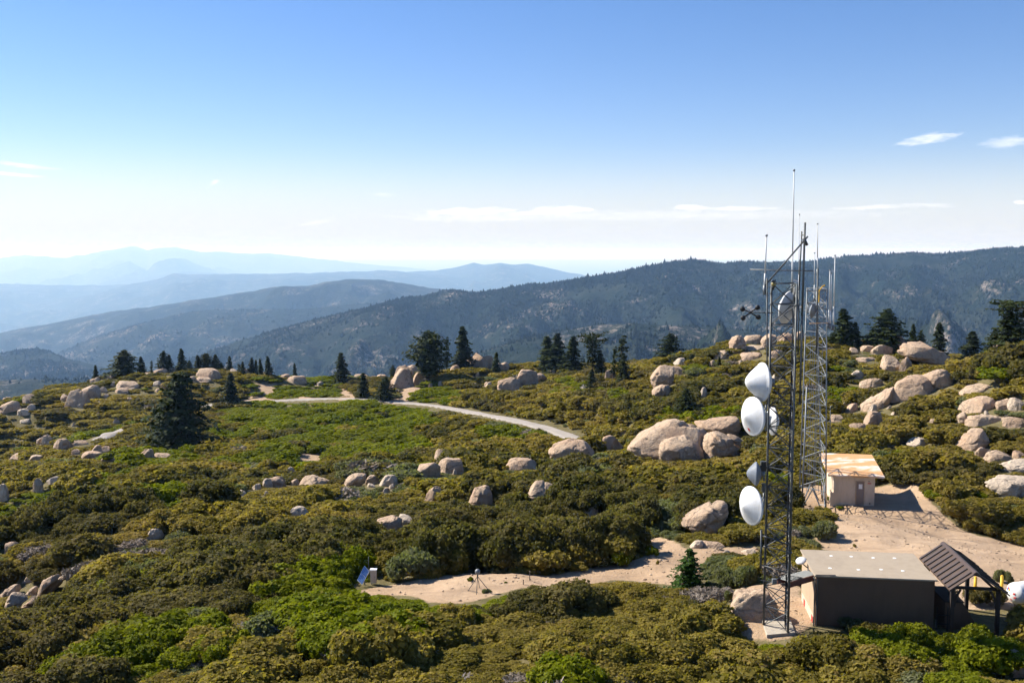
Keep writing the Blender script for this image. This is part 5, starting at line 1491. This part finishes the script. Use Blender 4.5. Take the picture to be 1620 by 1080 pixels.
# --- solar station
sp0 = hit(586, 927)
t_ = thing('solar_panel', tuple(sp0), 'tilted blue solar panel of two modules on a post in green shrubs', 'solar panel')
Ys = sp0.y
c_ = [onY(565, 917, Ys-.28), onY(573, 924.5, Ys-.45), onY(584.5, 903, Ys+.30), onY(576.5, 894, Ys+.45)]
nr_ = np.cross(c_[1]-c_[0], c_[3]-c_[0]); nr_ /= np.linalg.norm(nr_); nr_ *= -1 if nr_[2] < 0 else 1
b = MB(); b.hexa([v_ - nr_*.05 for v_ in c_] + list(c_)); b.build('frame', M['white'], t_)
def bil(u_, v_): return c_[0]*(1-u_)*(1-v_) + c_[1]*u_*(1-v_) + c_[2]*u_*v_ + c_[3]*(1-u_)*v_
for v0, v1 in ((.035,.485),(.515,.965)):
    q_ = [bil(.05,v0), bil(.95,v0), bil(.95,v1), bil(.05,v1)]
    me = bpy.data.meshes.new('module'); vs_ = [tuple(v_ - np.array(t_.location) + nr_*.004) for v_ in q_] + [tuple(v_ - np.array(t_.location) + nr_*.012) for v_ in q_]
    me.from_pydata(vs_, [], [(4,5,6,7),(0,1,5,4),(1,2,6,5),(2,3,7,6),(3,0,4,7)])
    uv = me.uv_layers.new(name='UVMap'); quad = [(0,0),(.58,0),(.58,.72),(0,.72)]
    for k in range(4): uv.data[k].uv = quad[k]
    me.materials.append(M['solar']); link('module', me, t_)
b = MB(); ctr = sum(c_)/4; b.tube((ctr[0]+.15, Ys+.02, sp0.z-.4), ctr - nr_*.06, .04, n=8); b.tube(bil(.5,.2)-nr_*.06, bil(.5,.8)-nr_*.06, .03); b.build('post', M['galv'], t_)
cb = onY(591, 911, Ys+.25)
t2 = thing('equipment_cabinet', (cb[0], cb[1], sp0.z), 'beige cabinet with white lid on a post beside the solar panel', 'cabinet')
b = MB(); b.box(cb, (.36,.3,.78)); b.build('case', M['beige'], t2, bevel=.012)
b = MB(); b.box(cb + np.array((0,0,.42)), (.42,.36,.06)); b.build('lid', M['white'], t2, bevel=.01)
b = MB(); b.tube((cb[0]-.12, cb[1], sp0.z-.4), (cb[0]-.12, cb[1], cb[2]-.37), .035, n=8); b.build('post', M['galv'], t2)
b = MB(); b.box(cb + np.array((.10,-.155,.0)), (.03,.02,.1)); b.build('latch', M['galv'], t2)
pole('thin_mast', 'thin dark rod behind the solar panel', 'rod', [np.array((onY(583, 900, Ys+.6)[0], Ys+.6, sp0.z-.2)), onY(583, 880, Ys+.6)], .018, M['darksteel'])
BUILT += [(sp0.x, sp0.y, .7), (float(cb[0]), float(cb[1]), .5)]
# --- braced survey antenna on the path
tp = hit(756, 938)
t_ = thing('survey_antenna', tuple(tp), 'small grey dome antenna on four thin braced legs on the sandy path', 'survey antenna')
dc = onY(755.5, 904, tp.y)
b = MB(); b.lathe([(.001,.165),(.08,.15),(.135,.09),(.15,0),(.13,-.08),(.06,-.13),(.001,-.14)], dc, (0,0,1), 24); b.build('dome', M['galv'], t_, True)
b = MB(); b.tube(dc - ez*.14, dc - ez*.30, .045, n=10); b.build('collar', M['darksteel'], t_, True)
hb = dc - ez*.26
for (px, py) in ((738.5, 936.5), (780, 941), (753.5, 941), (759, 933)):
    f_ = hit(px, py); b = MB(); b.tube(hb, (f_.x, f_.y, f_.z-.12), .019, n=6); b.build('leg', M['darksteel'], t_)
b = MB(); f1, f2 = hit(738.5, 936.5), hit(756, 940); b.tube((f1.x, f1.y, f1.z+.06), (f2.x, f2.y, f2.z+.06), .012, n=5); b.build('cross_bar', M['darksteel'], t_)
BUILT.append((tp.x, tp.y, .9))
for (px, pt, pb, lb) in ((838, 904, 920, 'thin dark stake taller of two on the sandy path'), (828, 917, 926, 'short dark stake beside the taller one on the sandy path')):
    g_ = hit(px, pb); q_ = onY(px, pt, g_.y)
    b = MB(); b.tube((g_.x, g_.y, g_.z-.15), q_, .035, .03, 6); b.tube(q_, q_+ez*.03, .045, n=6)
    tag(b.solo('stake', M['wood'], tuple(g_)), lb, 'stake')
# ------------------------------------------------------------------ conifers
def crown_arrays(seed, H=10., kind='fir', dense=1.0):
    """returns leaf verts, faces, tint and trunk tubes for a tree of unit height"""
    rr = np.random.default_rng(seed); C = []; N = []; T = []; L = []; limbs = []
    nlev = {'fir': 30, 'broad': 24, 'pine': 20, 'flat': 15, 'sparse': 18, 'young': 20}[kind]
    for k in range(nlev):
        f = min(.985, max(0., (k + rr.uniform(-.3,.3))/nlev))
        if kind == 'fir': z = .07 + .91*f; r = .20*(1-f)**.85 + .012
        elif kind == 'young': z = .03 + .95*f; r = .33*(1-f)**.9 + .02
        elif kind == 'broad': z = .10 + .86*f; r = .30*(1-f**1.6)**.9*(.55+.45*min(1, f*4+.4)) + .03
        elif kind == 'pine': z = .16 + .80*f; r = .31*math.sin(math.pi*min(1, (.22+.78*f)))**.7*(.75+.25*rr.uniform()) + .03
        elif kind == 'flat': z = .30 + .66*f; r = .12 + .30*f**1.3
        else: z = .18 + .78*f; r = .16*(1-f)**.6*rr.uniform(.4,1.1) + .02
        nb = max(3, int({'fir': 7, 'young': 8, 'broad': 7, 'pine': 7, 'flat': 5, 'sparse': 3}[kind]*dense))
        a0 = rr.uniform(0, 6.28)
        if kind != 'young' and rr.uniform() < .12: nb = max(2, nb-3)
        for j in range(nb):
            a = a0 + 6.283*j/nb + rr.uniform(-.35,.35)
            l = r*rr.uniform(.45, 1.3)
            if rr.uniform() < .10: l *= .35
            up = {'fir': -.22, 'young': .1, 'broad': -.02, 'pine': .25, 'flat': .22, 'sparse': -.2}[kind] + rr.uniform(-.15,.15) + (.4*(f-.5) if kind in ('fir','broad') else 0)
            d = np.array((math.cos(a), math.sin(a), up)); base = np.array((0,0,z))
            limbs.append((base, base + d*l*.9))
            ns = max(4, int(4 + l*85))
            tb = rr.uniform(0, .8)
            for q_ in range(ns):
                s = (q_ + rr.uniform(.2,1))/ns
                s = max(.12, s) if kind != 'flat' else max(.35, s)
                wdt = l*.34*(1.1 - abs(s-.45))*rr.uniform(-1, 1)
                p = base + d*l*s + np.array((-math.sin(a), math.cos(a), 0))*wdt
                p[2] += rr.uniform(-.010,.012) - (.05*l*s*s if kind != 'pine' else -.05*l*s)
                if kind == 'pine': p += rr.normal(size=3)*.022
                C.append(p); n_ = np.array((math.cos(a)*.45, math.sin(a)*.45, 1.)) + rr.normal(size=3)*.5
                N.append(n_); T.append(tb + rr.uniform(-.2,.3)); L.append(.024 if kind != 'pine' else .026)
    C = np.array(C); N = np.array(N)
    V, F = leaf_quads(C, N, np.array(L), rr, 1.25)
    return V, F, np.repeat(np.clip(T, 0, .88), 4), limbs
def tree_proto(seed, kind, dense=1.0, mat='needle', lean=0.):
    V, F, T, limbs = crown_arrays(seed, kind=kind, dense=dense)
    rr = np.random.default_rng(seed+1)
    crown = np_mesh('crown', V, [F], [M[mat]], {'tint': T})
    b = MB(); pts = []
    for k in range(7):
        z = k/6*.97
        pts.append(np.array((.006*math.sin(z*7+seed), .006*math.cos(z*5+seed), z-.03)))
    rad = .022
    for k in range(6): b.tube(pts[k], pts[k+1], rad*(1-k/6.3), rad*(1-(k+1)/6.3), 8, False)
    for k, (p, q_) in enumerate(limbs):
        if k % 2 == 0 or kind in ('flat','sparse'): b.tube(p, q_, .0045, .0015, 4, False)
    Vt = np.concatenate(b.v); me = bpy.data.meshes.new('trunk'); me.from_pydata(Vt.tolist(), [], b.f[3]+b.f[4]+b.ng); me.materials.append(M['bark']); me.update()
    return crown, me
TP = {'fir': [tree_proto(s, 'fir') for s in (1,2,3)], 'broad': [tree_proto(s, 'broad', 1.1) for s in (4,5)], 'pine': [tree_proto(s, 'pine', 1.25) for s in (6,7)],
      'flat': [tree_proto(8, 'flat')], 'sparse': [tree_proto(9, 'sparse'), tree_proto(10, 'sparse')], 'young': [tree_proto(11, 'young', 1.2, 'needle_young')], 'big': [tree_proto(12, 'broad', 1.25)]}
WREF = {'fir': .30, 'broad': .52, 'pine': .56, 'flat': .74, 'sparse': .28, 'young': .58, 'big': .56}
TREES = []
_ti = [0]
def tree(cx, top, base, w_, kind, label, group=None, Y=None, name='conifer'):
    p = hit(cx, base) if Y is None else at(cx, base, Y)
    if Y is not None: p.z = min(p.z, gz(p.x, p.y) + .3)
    _ti[0] += 1; rr = random.Random(_ti[0]*31)
    q_ = at(cx, top, p.y); H = max(q_.z - p.z, 1.)
    dist = p.y*cp - (p.z-CAM_Z)*sp; W = w_*dist/FPX
    cr, tr = TP[kind][_ti[0] % len(TP[kind])]
    t_ = thing(name, tuple(p), label, 'tree', group)
    t_.scale = (W/WREF[kind], W/WREF[kind], H); t_.rotation_euler = (rr.uniform(-.05,.05), rr.uniform(-.05,.05), rr.uniform(0, 6.28))
    link('trunk', tr, t_); link('crown', cr, t_)
    TREES.append((p.x, p.y, W*.2)); return t_
G1 = 'small conifers along the far hilltop'
for k, (cx, tp_, bs, w_, kd) in enumerate([(152,576,594,10,'fir'),(225,563,588,14,'fir'),(240,569,586,9,'sparse'),(258,553,583,24,'broad'),(268,560,584,14,'fir'),(287,550,580,18,'fir'),(299,569,586,13,'broad'),(314,561,586,15,'fir'),(326,558,586,20,'pine'),
        (341,559,586,20,'broad'),(350,572,586,11,'broad'),(363,562,586,12,'fir'),(378,574,588,12,'sparse')]):
    lb = {0:'lone tiny dark conifer on the slope of the far hilltop',5:'pointed dark conifer on a boulder, tallest between hilltop neighbours',3:'bushy dark conifer left of the pointed one on the far hilltop'}.get(k, f'small dark conifer, {ORD[k]} from the left along the far hilltop')
    tree(cx, tp_, bs, w_, kd, lb, G1)
tree(197,552,590,52,'broad','wide dark spreading conifer on the far hilltop skyline')
for k, (cx, tp_, bs, w_) in enumerate([(398,565,592,14),(405,568,592,10),(413,566,592,9),(425,562,594,15),(467,573,590,8),(384,571,590,10)]):
    tree(cx, tp_, bs, w_, 'fir', {4:'tiny lone conifer between the skyline row and the tall roadside conifer'}.get(k, f'slim dark conifer, {ORD[[1,2,3,4,5,0][k]]} from the left in the row above the road bank'), 'slim conifers above the road bank')
tree(285,583,718,98,'big','large dark conifer standing alone in the meadow, casting a broad shadow')
tree(262,632,716,60,'broad','lower dark conifer at the side of the large lone one','conifers of the meadow clump')
tree(365,588,641,26,'fir','narrow dark conifer beside the light path end and road')
tree(541,556,610,27,'fir','tall pointed dark conifer on the near edge of the road bank')
tree(576,588,630,22,'fir','bushy dark young conifer at the foot of the roadside outcrop')
tree(608,594,634,36,'broad','broad grey green young conifer in front of the roadside outcrop')
tree(622,576,600,14,'broad','small dark shrubby conifer on top of the roadside outcrop')
tree(680,522,606,58,'pine','large rounded dark pine on the rock knoll above the road')
tree(706,529,574,16,'sparse','bare thin conifer snag between rounded pine and pointed conifer')
tree(733,514,572,34,'fir','pointed layered conifer on the ridge top boulders')
tree(785,556,592,15,'fir','small conifer at the edge of the ridge boulders')
tree(868,530,586,34,'fir','outermost dark conifer of the dense ridge clump'); tree(882,525,588,36,'fir','tallest dark conifer of the dense ridge clump')
tree(905,530,594,34,'fir','pointed dark conifer on the near side of the dense ridge clump')
tree(938,527,600,48,'flat','flat topped dark conifer with bare trunk beside the dense clump'); tree(950,552,601,22,'fir','lower conifer behind the flat topped conifer')
tree(982,526,601,30,'sparse','tall thin conifer with bare lower branches on the ridge'); tree(986,560,603,20,'fir','short dark conifer at the foot of the tall thin conifer')
tree(970,545,600,16,'sparse','dead looking grey conifer snag beside the tall thin conifer')
tree(936,583,616,18,'fir','young conifer in shrubs below the flat topped conifer'); tree(915,594,606,10,'broad','tiny bushy conifer uphill of the young conifer')
tree(1059,525,570,42,'broad','spreading dark conifer alone on the ridge shoulder'); tree(1084,612,658,32,'broad','dark bushy conifer on the slope above the great outcrop')
tree(1094,559,579,20,'broad','small round dark conifer beside a pale boulder on the ridge shoulder'); tree(1138,563,584,8,'fir','tiny dark conifer beside the layered outcrop')
tree(1336,486,546,38,'fir','tall dark conifer just beyond the galvanised tower'); tree(1352,508,546,18,'fir','lighter slim conifer against the tall dark conifer by the tower')
tree(1402,486,548,66,'broad','wide spreading dark conifer on the skyline behind boulders'); tree(1382,522,546,34,'broad','lower green conifer under the wide spreading conifer')
tree(1443,511,546,18,'fir','small dark conifer right of the wide spreading conifer'); tree(1458,520,550,18,'broad','small bushy conifer behind the whaleback boulder')
tree(1487,508,558,28,'fir','pointed conifer beside the whaleback boulder', None, 185); tree(1535,522,564,36,'fir','dark pyramid conifer in the skyline saddle', None, 185)
tree(1605,474,556,88,'flat','big sprawling conifer with layered branches at the frame edge'); tree(1572,515,556,30,'broad','lower dark conifer beside the big sprawling conifer'); tree(1598,490,556,60,'broad','dense dark conifer within the sprawling crown at the frame edge')
tree(1320,524,548,24,'broad','bushy green conifer at the foot of the tall dark one by the tower')
tree(1090,864,936,60,'young','young dark green fir on the sandy path')
# ------------------------------------------------------------------ shrubs: the nearest as single plants, the rest as one cover
x, y, z, rad, hgt, kk, rnd, px, py, dd = scatter()
ok = np.ones(len(x), bool)
for (a, b_, r_) in TREES: ok &= np.hypot(x-a, y-b_) > r_*.6
x, y, z, rad, hgt, kk, rnd, px, py, dd = [a[ok] for a in (x, y, z, rad, hgt, kk, rnd, px, py, dd)]
vis = (px > -15) & (px < 1635) & (py - hgt*FPX/dd < 1078) & (py > 500)
score = np.where(vis, rad/dd, 0)
# a plant seen over ground that faces away is hidden: test the line of sight
def seen(i):
    t_ = np.linspace(.3, .97, 60); X = x[i]*t_; Y = y[i]*t_; Z = CAM_Z + (z[i]+hgt[i]*.7-CAM_Z)*t_
    return bool((ground(X, Y) < Z).all())
order = np.argsort(-score)
single = []
for i in order[:420]:
    if len(single) >= 285: break
    if score[i] > 0 and seen(i): single.append(i)
single = np.array(single)
KWORD = {0:('olive brown','leafy'),1:('bright green','rounded'),2:('grey green','wispy'),3:('dark green','dense'),4:('grey dry twiggy','bare'), 5:('golden olive','leafy')}
MARKS = [(1215,1035,'below the lattice tower pad'),(1120,1000,'beside the broad pale rock'),(1330,1020,'below the hut wall corner'),(1410,1030,'below the dark hut wall'),(1530,1000,'in front of the timber shelter'),(1600,1010,'below the white gas tank'),
 (980,950,'on the mound below the sandy path'),(850,960,'along the sandy path lower edge'),(720,970,'below the sandy path start'),(590,950,'around the solar panel'),(450,950,'uphill of the sage patch'),(400,1030,'in the sage and dry patch'),
 (200,1040,'around the lowest bright green strip'),(60,1030,'at the shady bottom corner'),(60,960,'next to the lone outcrop'),(250,940,'on the shady brown slope'),(800,1040,'in the olive mass along the bottom edge'),(1000,1040,'under the mound near the bottom edge'),
 (620,1040,'beside the green strip at the bottom edge'),(700,880,'in the dark oak mass above the sandy path'),(900,860,'in the dark oak mass above the path bend'),(1060,840,'beside the overhanging boulder'),(1170,910,'on sand beside the lattice tower'),(1300,830,'on sand beside the galvanised tower'),(980,880,'on the edge of the path bend'),(1500,740,'behind the block hut'),(1570,820,'bordering the dirt yard')]
DIRS = ['nearest','']
def shrub_label(i):
    ws, adj = KWORD[int(kk[i])]
    d_ = [((px[i]-a)**2 + ((py[i]-b_)*1.3)**2, c) for a, b_, c in MARKS]
    return ws, adj, min(d_)[1]
cnt = {}
def lab16(t_): return t_ if len(t_.split()) <= 16 else t_.replace(' from the left','')
for i in single:
    ws, adj, wh = shrub_label(i)
    big = 'tall' if hgt[i] > 1.35 else ('low' if hgt[i] < .8 else 'mid sized')
    wide = 'broad' if rad[i] > 1.05 else ('small' if rad[i] < .8 else adj)
    cnt.setdefault((ws, big, '', wh), []).append(i)
sizes = {}
for (ws, big, wide, wh), L_ in cnt.items():
    L_ = sorted(L_, key=lambda i: px[i])
    for n_, i in enumerate(L_):
        pick = SH[KN[int(kk[i])]]; me = pick[int(rnd[i]*997) % len(pick)]
        o = link('shrub', me, None, (x[i], y[i], z[i]-.06))
        o.scale = (rad[i]*1.12, rad[i]*(1.0+.25*(rnd[i]-.5)), hgt[i]*.95); o.rotation_euler = (0, 0, float(rnd[i]*57) % 6.28)
        od = '' if len(L_) == 1 else (f', {ORD[min(n_, 15)]} of {len(L_)} from the left')
        tag(o, lab16(f'{big} {ws} shrub {wh}{od}'), 'shrub', f'{ws} shrubs {wh}')
# plants standing alone on the sand and by the buildings
for n_, (cx, bs, w_, h_, kd, lb) in enumerate([(1303,850,54,32,'sage','wispy green bush on sand between galvanised tower and concrete hut'),(984,896,42,34,'bright','bright feathery bush alone at the path bend'),
        (1033,881,26,22,'bright','small bright tuft on sand uphill of the path bend'),(744,919,13,10,'bright','small yellow green tuft on sand beside the survey antenna'),(770,938,18,8,'sage','low tuft among the survey antenna legs'),
        (1329,806,15,6,'bright','tiny flat tuft on dirt in front of the block hut'),(1352,865,9,6,'olive','tiny dark tuft alone on the dirt yard'),(1313,792,11,13,'bright','small green tuft at the wall corner of the block hut'),
        (1588,922,34,26,'sage','wispy bush behind the yellow bollard and gas tank'),(1150,930,40,36,'sage','soft grey green bush between young fir and tower pad rock'),(1182,924,36,36,'sage','soft grey green bush at the outer leg of the dark tower'),
        (1041,893,9,8,'golden','tiny tuft on the sand of the path bend'),(1152,952,18,18,'sage','thin dry tuft on the broad pale rock'),(1256,828,30,26,'olive','low bush at the foot of the galvanised tower'),(800,922,7,5,'bright','tiny tuft midway along the sandy path'),
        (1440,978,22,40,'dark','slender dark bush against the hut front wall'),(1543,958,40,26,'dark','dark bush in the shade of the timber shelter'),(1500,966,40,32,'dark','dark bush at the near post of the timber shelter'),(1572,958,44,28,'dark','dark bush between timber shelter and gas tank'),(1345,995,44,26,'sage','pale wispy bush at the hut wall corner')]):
    p_ = hit(cx, bs); dist = p_.y*cp - (p_.z-CAM_Z)*sp
    o = link('shrub', SH[kd][n_ % len(SH[kd])], None, (p_.x, p_.y, p_.z-.05))
    o.scale = (w_*dist/FPX/2, w_*dist/FPX/2*.9, max(h_*dist/FPX*.92, .12)); o.rotation_euler = (0, 0, n_*1.3); tag(o, lb, 'shrub')
# loose stones on the bare ground
def stones():
    rr = np.random.default_rng(3); V, F = ICO1; n_ = 9000
    Y = np.sqrt(rr.uniform(45**2, 92**2, n_)); X = Y*rr.uniform(-.2, .54, n_); Z = ground(X, Y)
    px_, py_, d_ = project(np.stack([X, Y, Z], 1)); m = np.zeros(n_, bool)
    for s_ in SAND[:3]: m |= in_poly(px_, py_, s_)
    cl = fbm(X/2.5, Y/2.5, seed=88, octv=3); m &= cl > rr.uniform(-.5, .5, n_)
    for (a, b_, r_) in BUILT: m &= np.hypot(X-a, Y-b_) > r_*.8
    X, Y, Z = X[m], Y[m], Z[m]; n_ = len(X)
    sz = np.exp(rr.normal(-3.1, .5, n_)); P_ = np.stack([X, Y, Z + sz*.15], 1)
    sc = np.stack([sz*rr.uniform(.7,1.5,n_), sz*rr.uniform(.7,1.5,n_), sz*rr.uniform(.4,.8,n_)], 1)
    VV = (V[None]*(1+.25*rr.normal(size=(n_, len(V), 1)))*sc[:, None] + P_[:, None]).reshape(-1, 3)
    FF = (F[None] + (np.arange(n_)*len(V))[:, None, None]).reshape(-1, 3)
    return np_mesh('gravel', VV, [FF], [M['granite']])
tag(link('gravel', stones()), kind='stuff')
# the rest: one object, plants instanced on their spots
rest = np.ones(len(x), bool); rest[single] = False
rest &= (px > -420) & (px < 2040)
lib = bpy.data.collections.new('shrub_library')
protos = []
for k in KN:
    for me in SH[k][:3]: protos.append((k, 0, me))
for k in KN:
    for me in LO[k]: protos.append((k, 1, me))
names = []
for n_, (k, l_, me) in enumerate(protos):
    o = bpy.data.objects.new(f'shrub_kind_{n_:02d}', me); lib.objects.link(o); names.append(o.name)
tab = {}
for n_, (k, l_, me) in enumerate(protos): tab.setdefault((k, l_), []).append(n_)
ids = np.array([tab[(KN[int(k)], int(d_ > 88))][int(r_*997) % len(tab[(KN[int(k)], int(d_ > 88))])] for k, d_, r_ in zip(kk[rest], dd[rest], rnd[rest])])
pm = bpy.data.meshes.new('chaparral'); n_ = int(rest.sum())
pm.vertices.add(n_); pm.vertices.foreach_set('co', np.stack([x[rest], y[rest], z[rest]-.08], 1).astype(np.float32).ravel())
a_ = pm.attributes.new('kind_id', 'INT', 'POINT'); a_.data.foreach_set('value', ids.astype(np.int32))
a_ = pm.attributes.new('grow', 'FLOAT_VECTOR', 'POINT'); a_.data.foreach_set('vector', np.stack([rad[rest]*1.12, rad[rest]*(1+.25*(rnd[rest]-.5)), hgt[rest]*.95], 1).astype(np.float32).ravel())
a_ = pm.attributes.new('turn', 'FLOAT_VECTOR', 'POINT'); a_.data.foreach_set('vector', np.stack([rnd[rest]*0, rnd[rest]*0, (rnd[rest]*57) % 6.28], 1).astype(np.float32).ravel())
ch = link('chaparral', pm); tag(ch, kind='stuff')
ng = bpy.data.node_groups.new('scatter_shrubs', 'GeometryNodeTree')
ng.interface.new_socket('Geometry', in_out='INPUT', socket_type='NodeSocketGeometry'); ng.interface.new_socket('Geometry', in_out='OUTPUT', socket_type='NodeSocketGeometry')
N_ = ng.nodes.new; gi, go = N_('NodeGroupInput'), N_('NodeGroupOutput')
ci = N_('GeometryNodeCollectionInfo'); ci.inputs['Collection'].default_value = lib; ci.inputs['Separate Children'].default_value = True; ci.inputs['Reset Children'].default_value = True
ip = N_('GeometryNodeInstanceOnPoints'); ip.inputs['Pick Instance'].default_value = True
def na(nm, ty):
    q_ = N_('GeometryNodeInputNamedAttribute'); q_.data_type = ty; q_.inputs['Name'].default_value = nm; return q_.outputs[0]
er = N_('FunctionNodeEulerToRotation')
ng.links.new(gi.outputs[0], ip.inputs['Points']); ng.links.new(ci.outputs[0], ip.inputs['Instance'])
ng.links.new(na('kind_id','INT'), ip.inputs['Instance Index']); ng.links.new(na('grow','FLOAT_VECTOR'), ip.inputs['Scale'])
ng.links.new(na('turn','FLOAT_VECTOR'), er.inputs[0]); ng.links.new(er.outputs[0], ip.inputs['Rotation'])
ng.links.new(ip.outputs[0], go.inputs[0])
md = ch.modifiers.new('scatter', 'NODES'); md.node_group = ng
print('shrubs', len(single), n_, 'rocks', len(ROCKS), 'trees', len(TREES))
# ------------------------------------------------------------------ forest on the far hills
def forest():
    rr = np.random.default_rng(5); P_ = []
    for (y0, y1, n_) in ((900, 1600, 50000), (1600, 2500, 80000), (2500, 4300, 230000), (4300, 7000, 90000)):
        Y = np.sqrt(rr.uniform(y0*y0, y1*y1, n_)); u = rr.uniform(-.60, .60, n_)
        P_.append((u, Y))
    u = np.concatenate([a for a, _ in P_]); Y = np.concatenate([a for _, a in P_])
    # leave out what stands behind a nearer crest: running skyline over the hill grid
    ang = np.maximum.accumulate((Zg - CAM_Z)/Yg, axis=0)
    iu = np.clip(((u - us[0])/(us[1]-us[0])).astype(int), 0, nu-2); fu = (u - us[iu])/(us[1]-us[0])
    ir = np.clip(np.searchsorted(rs, Y)-1, 0, nr-2); fr = (Y - rs[ir])/(rs[ir+1]-rs[ir])
    Z = (Zg[ir,iu]*(1-fu)+Zg[ir,iu+1]*fu)*(1-fr) + (Zg[ir+1,iu]*(1-fu)+Zg[ir+1,iu+1]*fu)*fr
    X = u*Y
    dn = fbm(X/260, Y/260, seed=301, octv=4) + .45*fbm(X/60, Y/60, seed=311, octv=3)
    k = dn > rr.uniform(-.5, .38, len(X))
    k &= (Y > 2450) | (rr.uniform(size=len(X)) < .42)
    k &= (Z + 10 - CAM_Z)/Y >= ang[np.maximum(ir-1, 0), iu] - .0004
    k &= (Z - CAM_Z)/Y > -.155
    X, Y, Z = X[k], Y[k], Z[k]; n_ = len(X)
    print('forest trees', n_)
    H = np.exp(rr.normal(1.85, .36, n_))*(.8+.5*np.clip(dn[k], 0, 1)); W = H*rr.uniform(.22, .48, n_)
    ring = []
    prof = [(0., .6), (.3, 1.0), (1.0, .06)]
    S_ = 4; V = []
    for zf, rf in prof:
        for s in range(S_):
            a = 6.283*s/S_ + zf*2; j = rr.uniform(.75, 1.25, n_)
            V.append(np.stack([X + W*rf*j*math.cos(a), Y + W*rf*j*math.sin(a), Z - 1 + H*(zf + rr.uniform(-.03,.03,n_)*(zf < .9))], 1))
    V = np.stack(V, 1).reshape(-1, 3); m = len(prof)*S_
    base = np.arange(n_)[:, None, None]*m
    f = []
    for r_ in range(len(prof)-1):
        for s in range(S_): f.append((r_*S_+s, r_*S_+(s+1) % S_, (r_+1)*S_+(s+1) % S_, (r_+1)*S_+s))
    F = (np.array(f)[None] + base).reshape(-1, 4)
    tint = np.repeat(rr.uniform(0, .85, n_), m)
    return np_mesh('forest', V, [F], [M['forest']], {'tint': tint})
tag(link('forest', forest()), kind='stuff')
# ------------------------------------------------------------------ render settings
v = scene.view_settings
v.view_transform = 'Standard'; v.look = 'None'; v.gamma = 1; v.exposure = EXPOSURE; v.use_curve_mapping = False
c = scene.cycles
c.use_adaptive_sampling = True; c.adaptive_threshold = .025; c.adaptive_min_samples = 16
c.max_bounces = 5; c.diffuse_bounces = 2; c.glossy_bounces = 2; c.transmission_bounces = 2; c.transparent_max_bounces = 4; c.volume_bounces = 3
c.use_denoising = True
scene.render.use_persistent_data = False
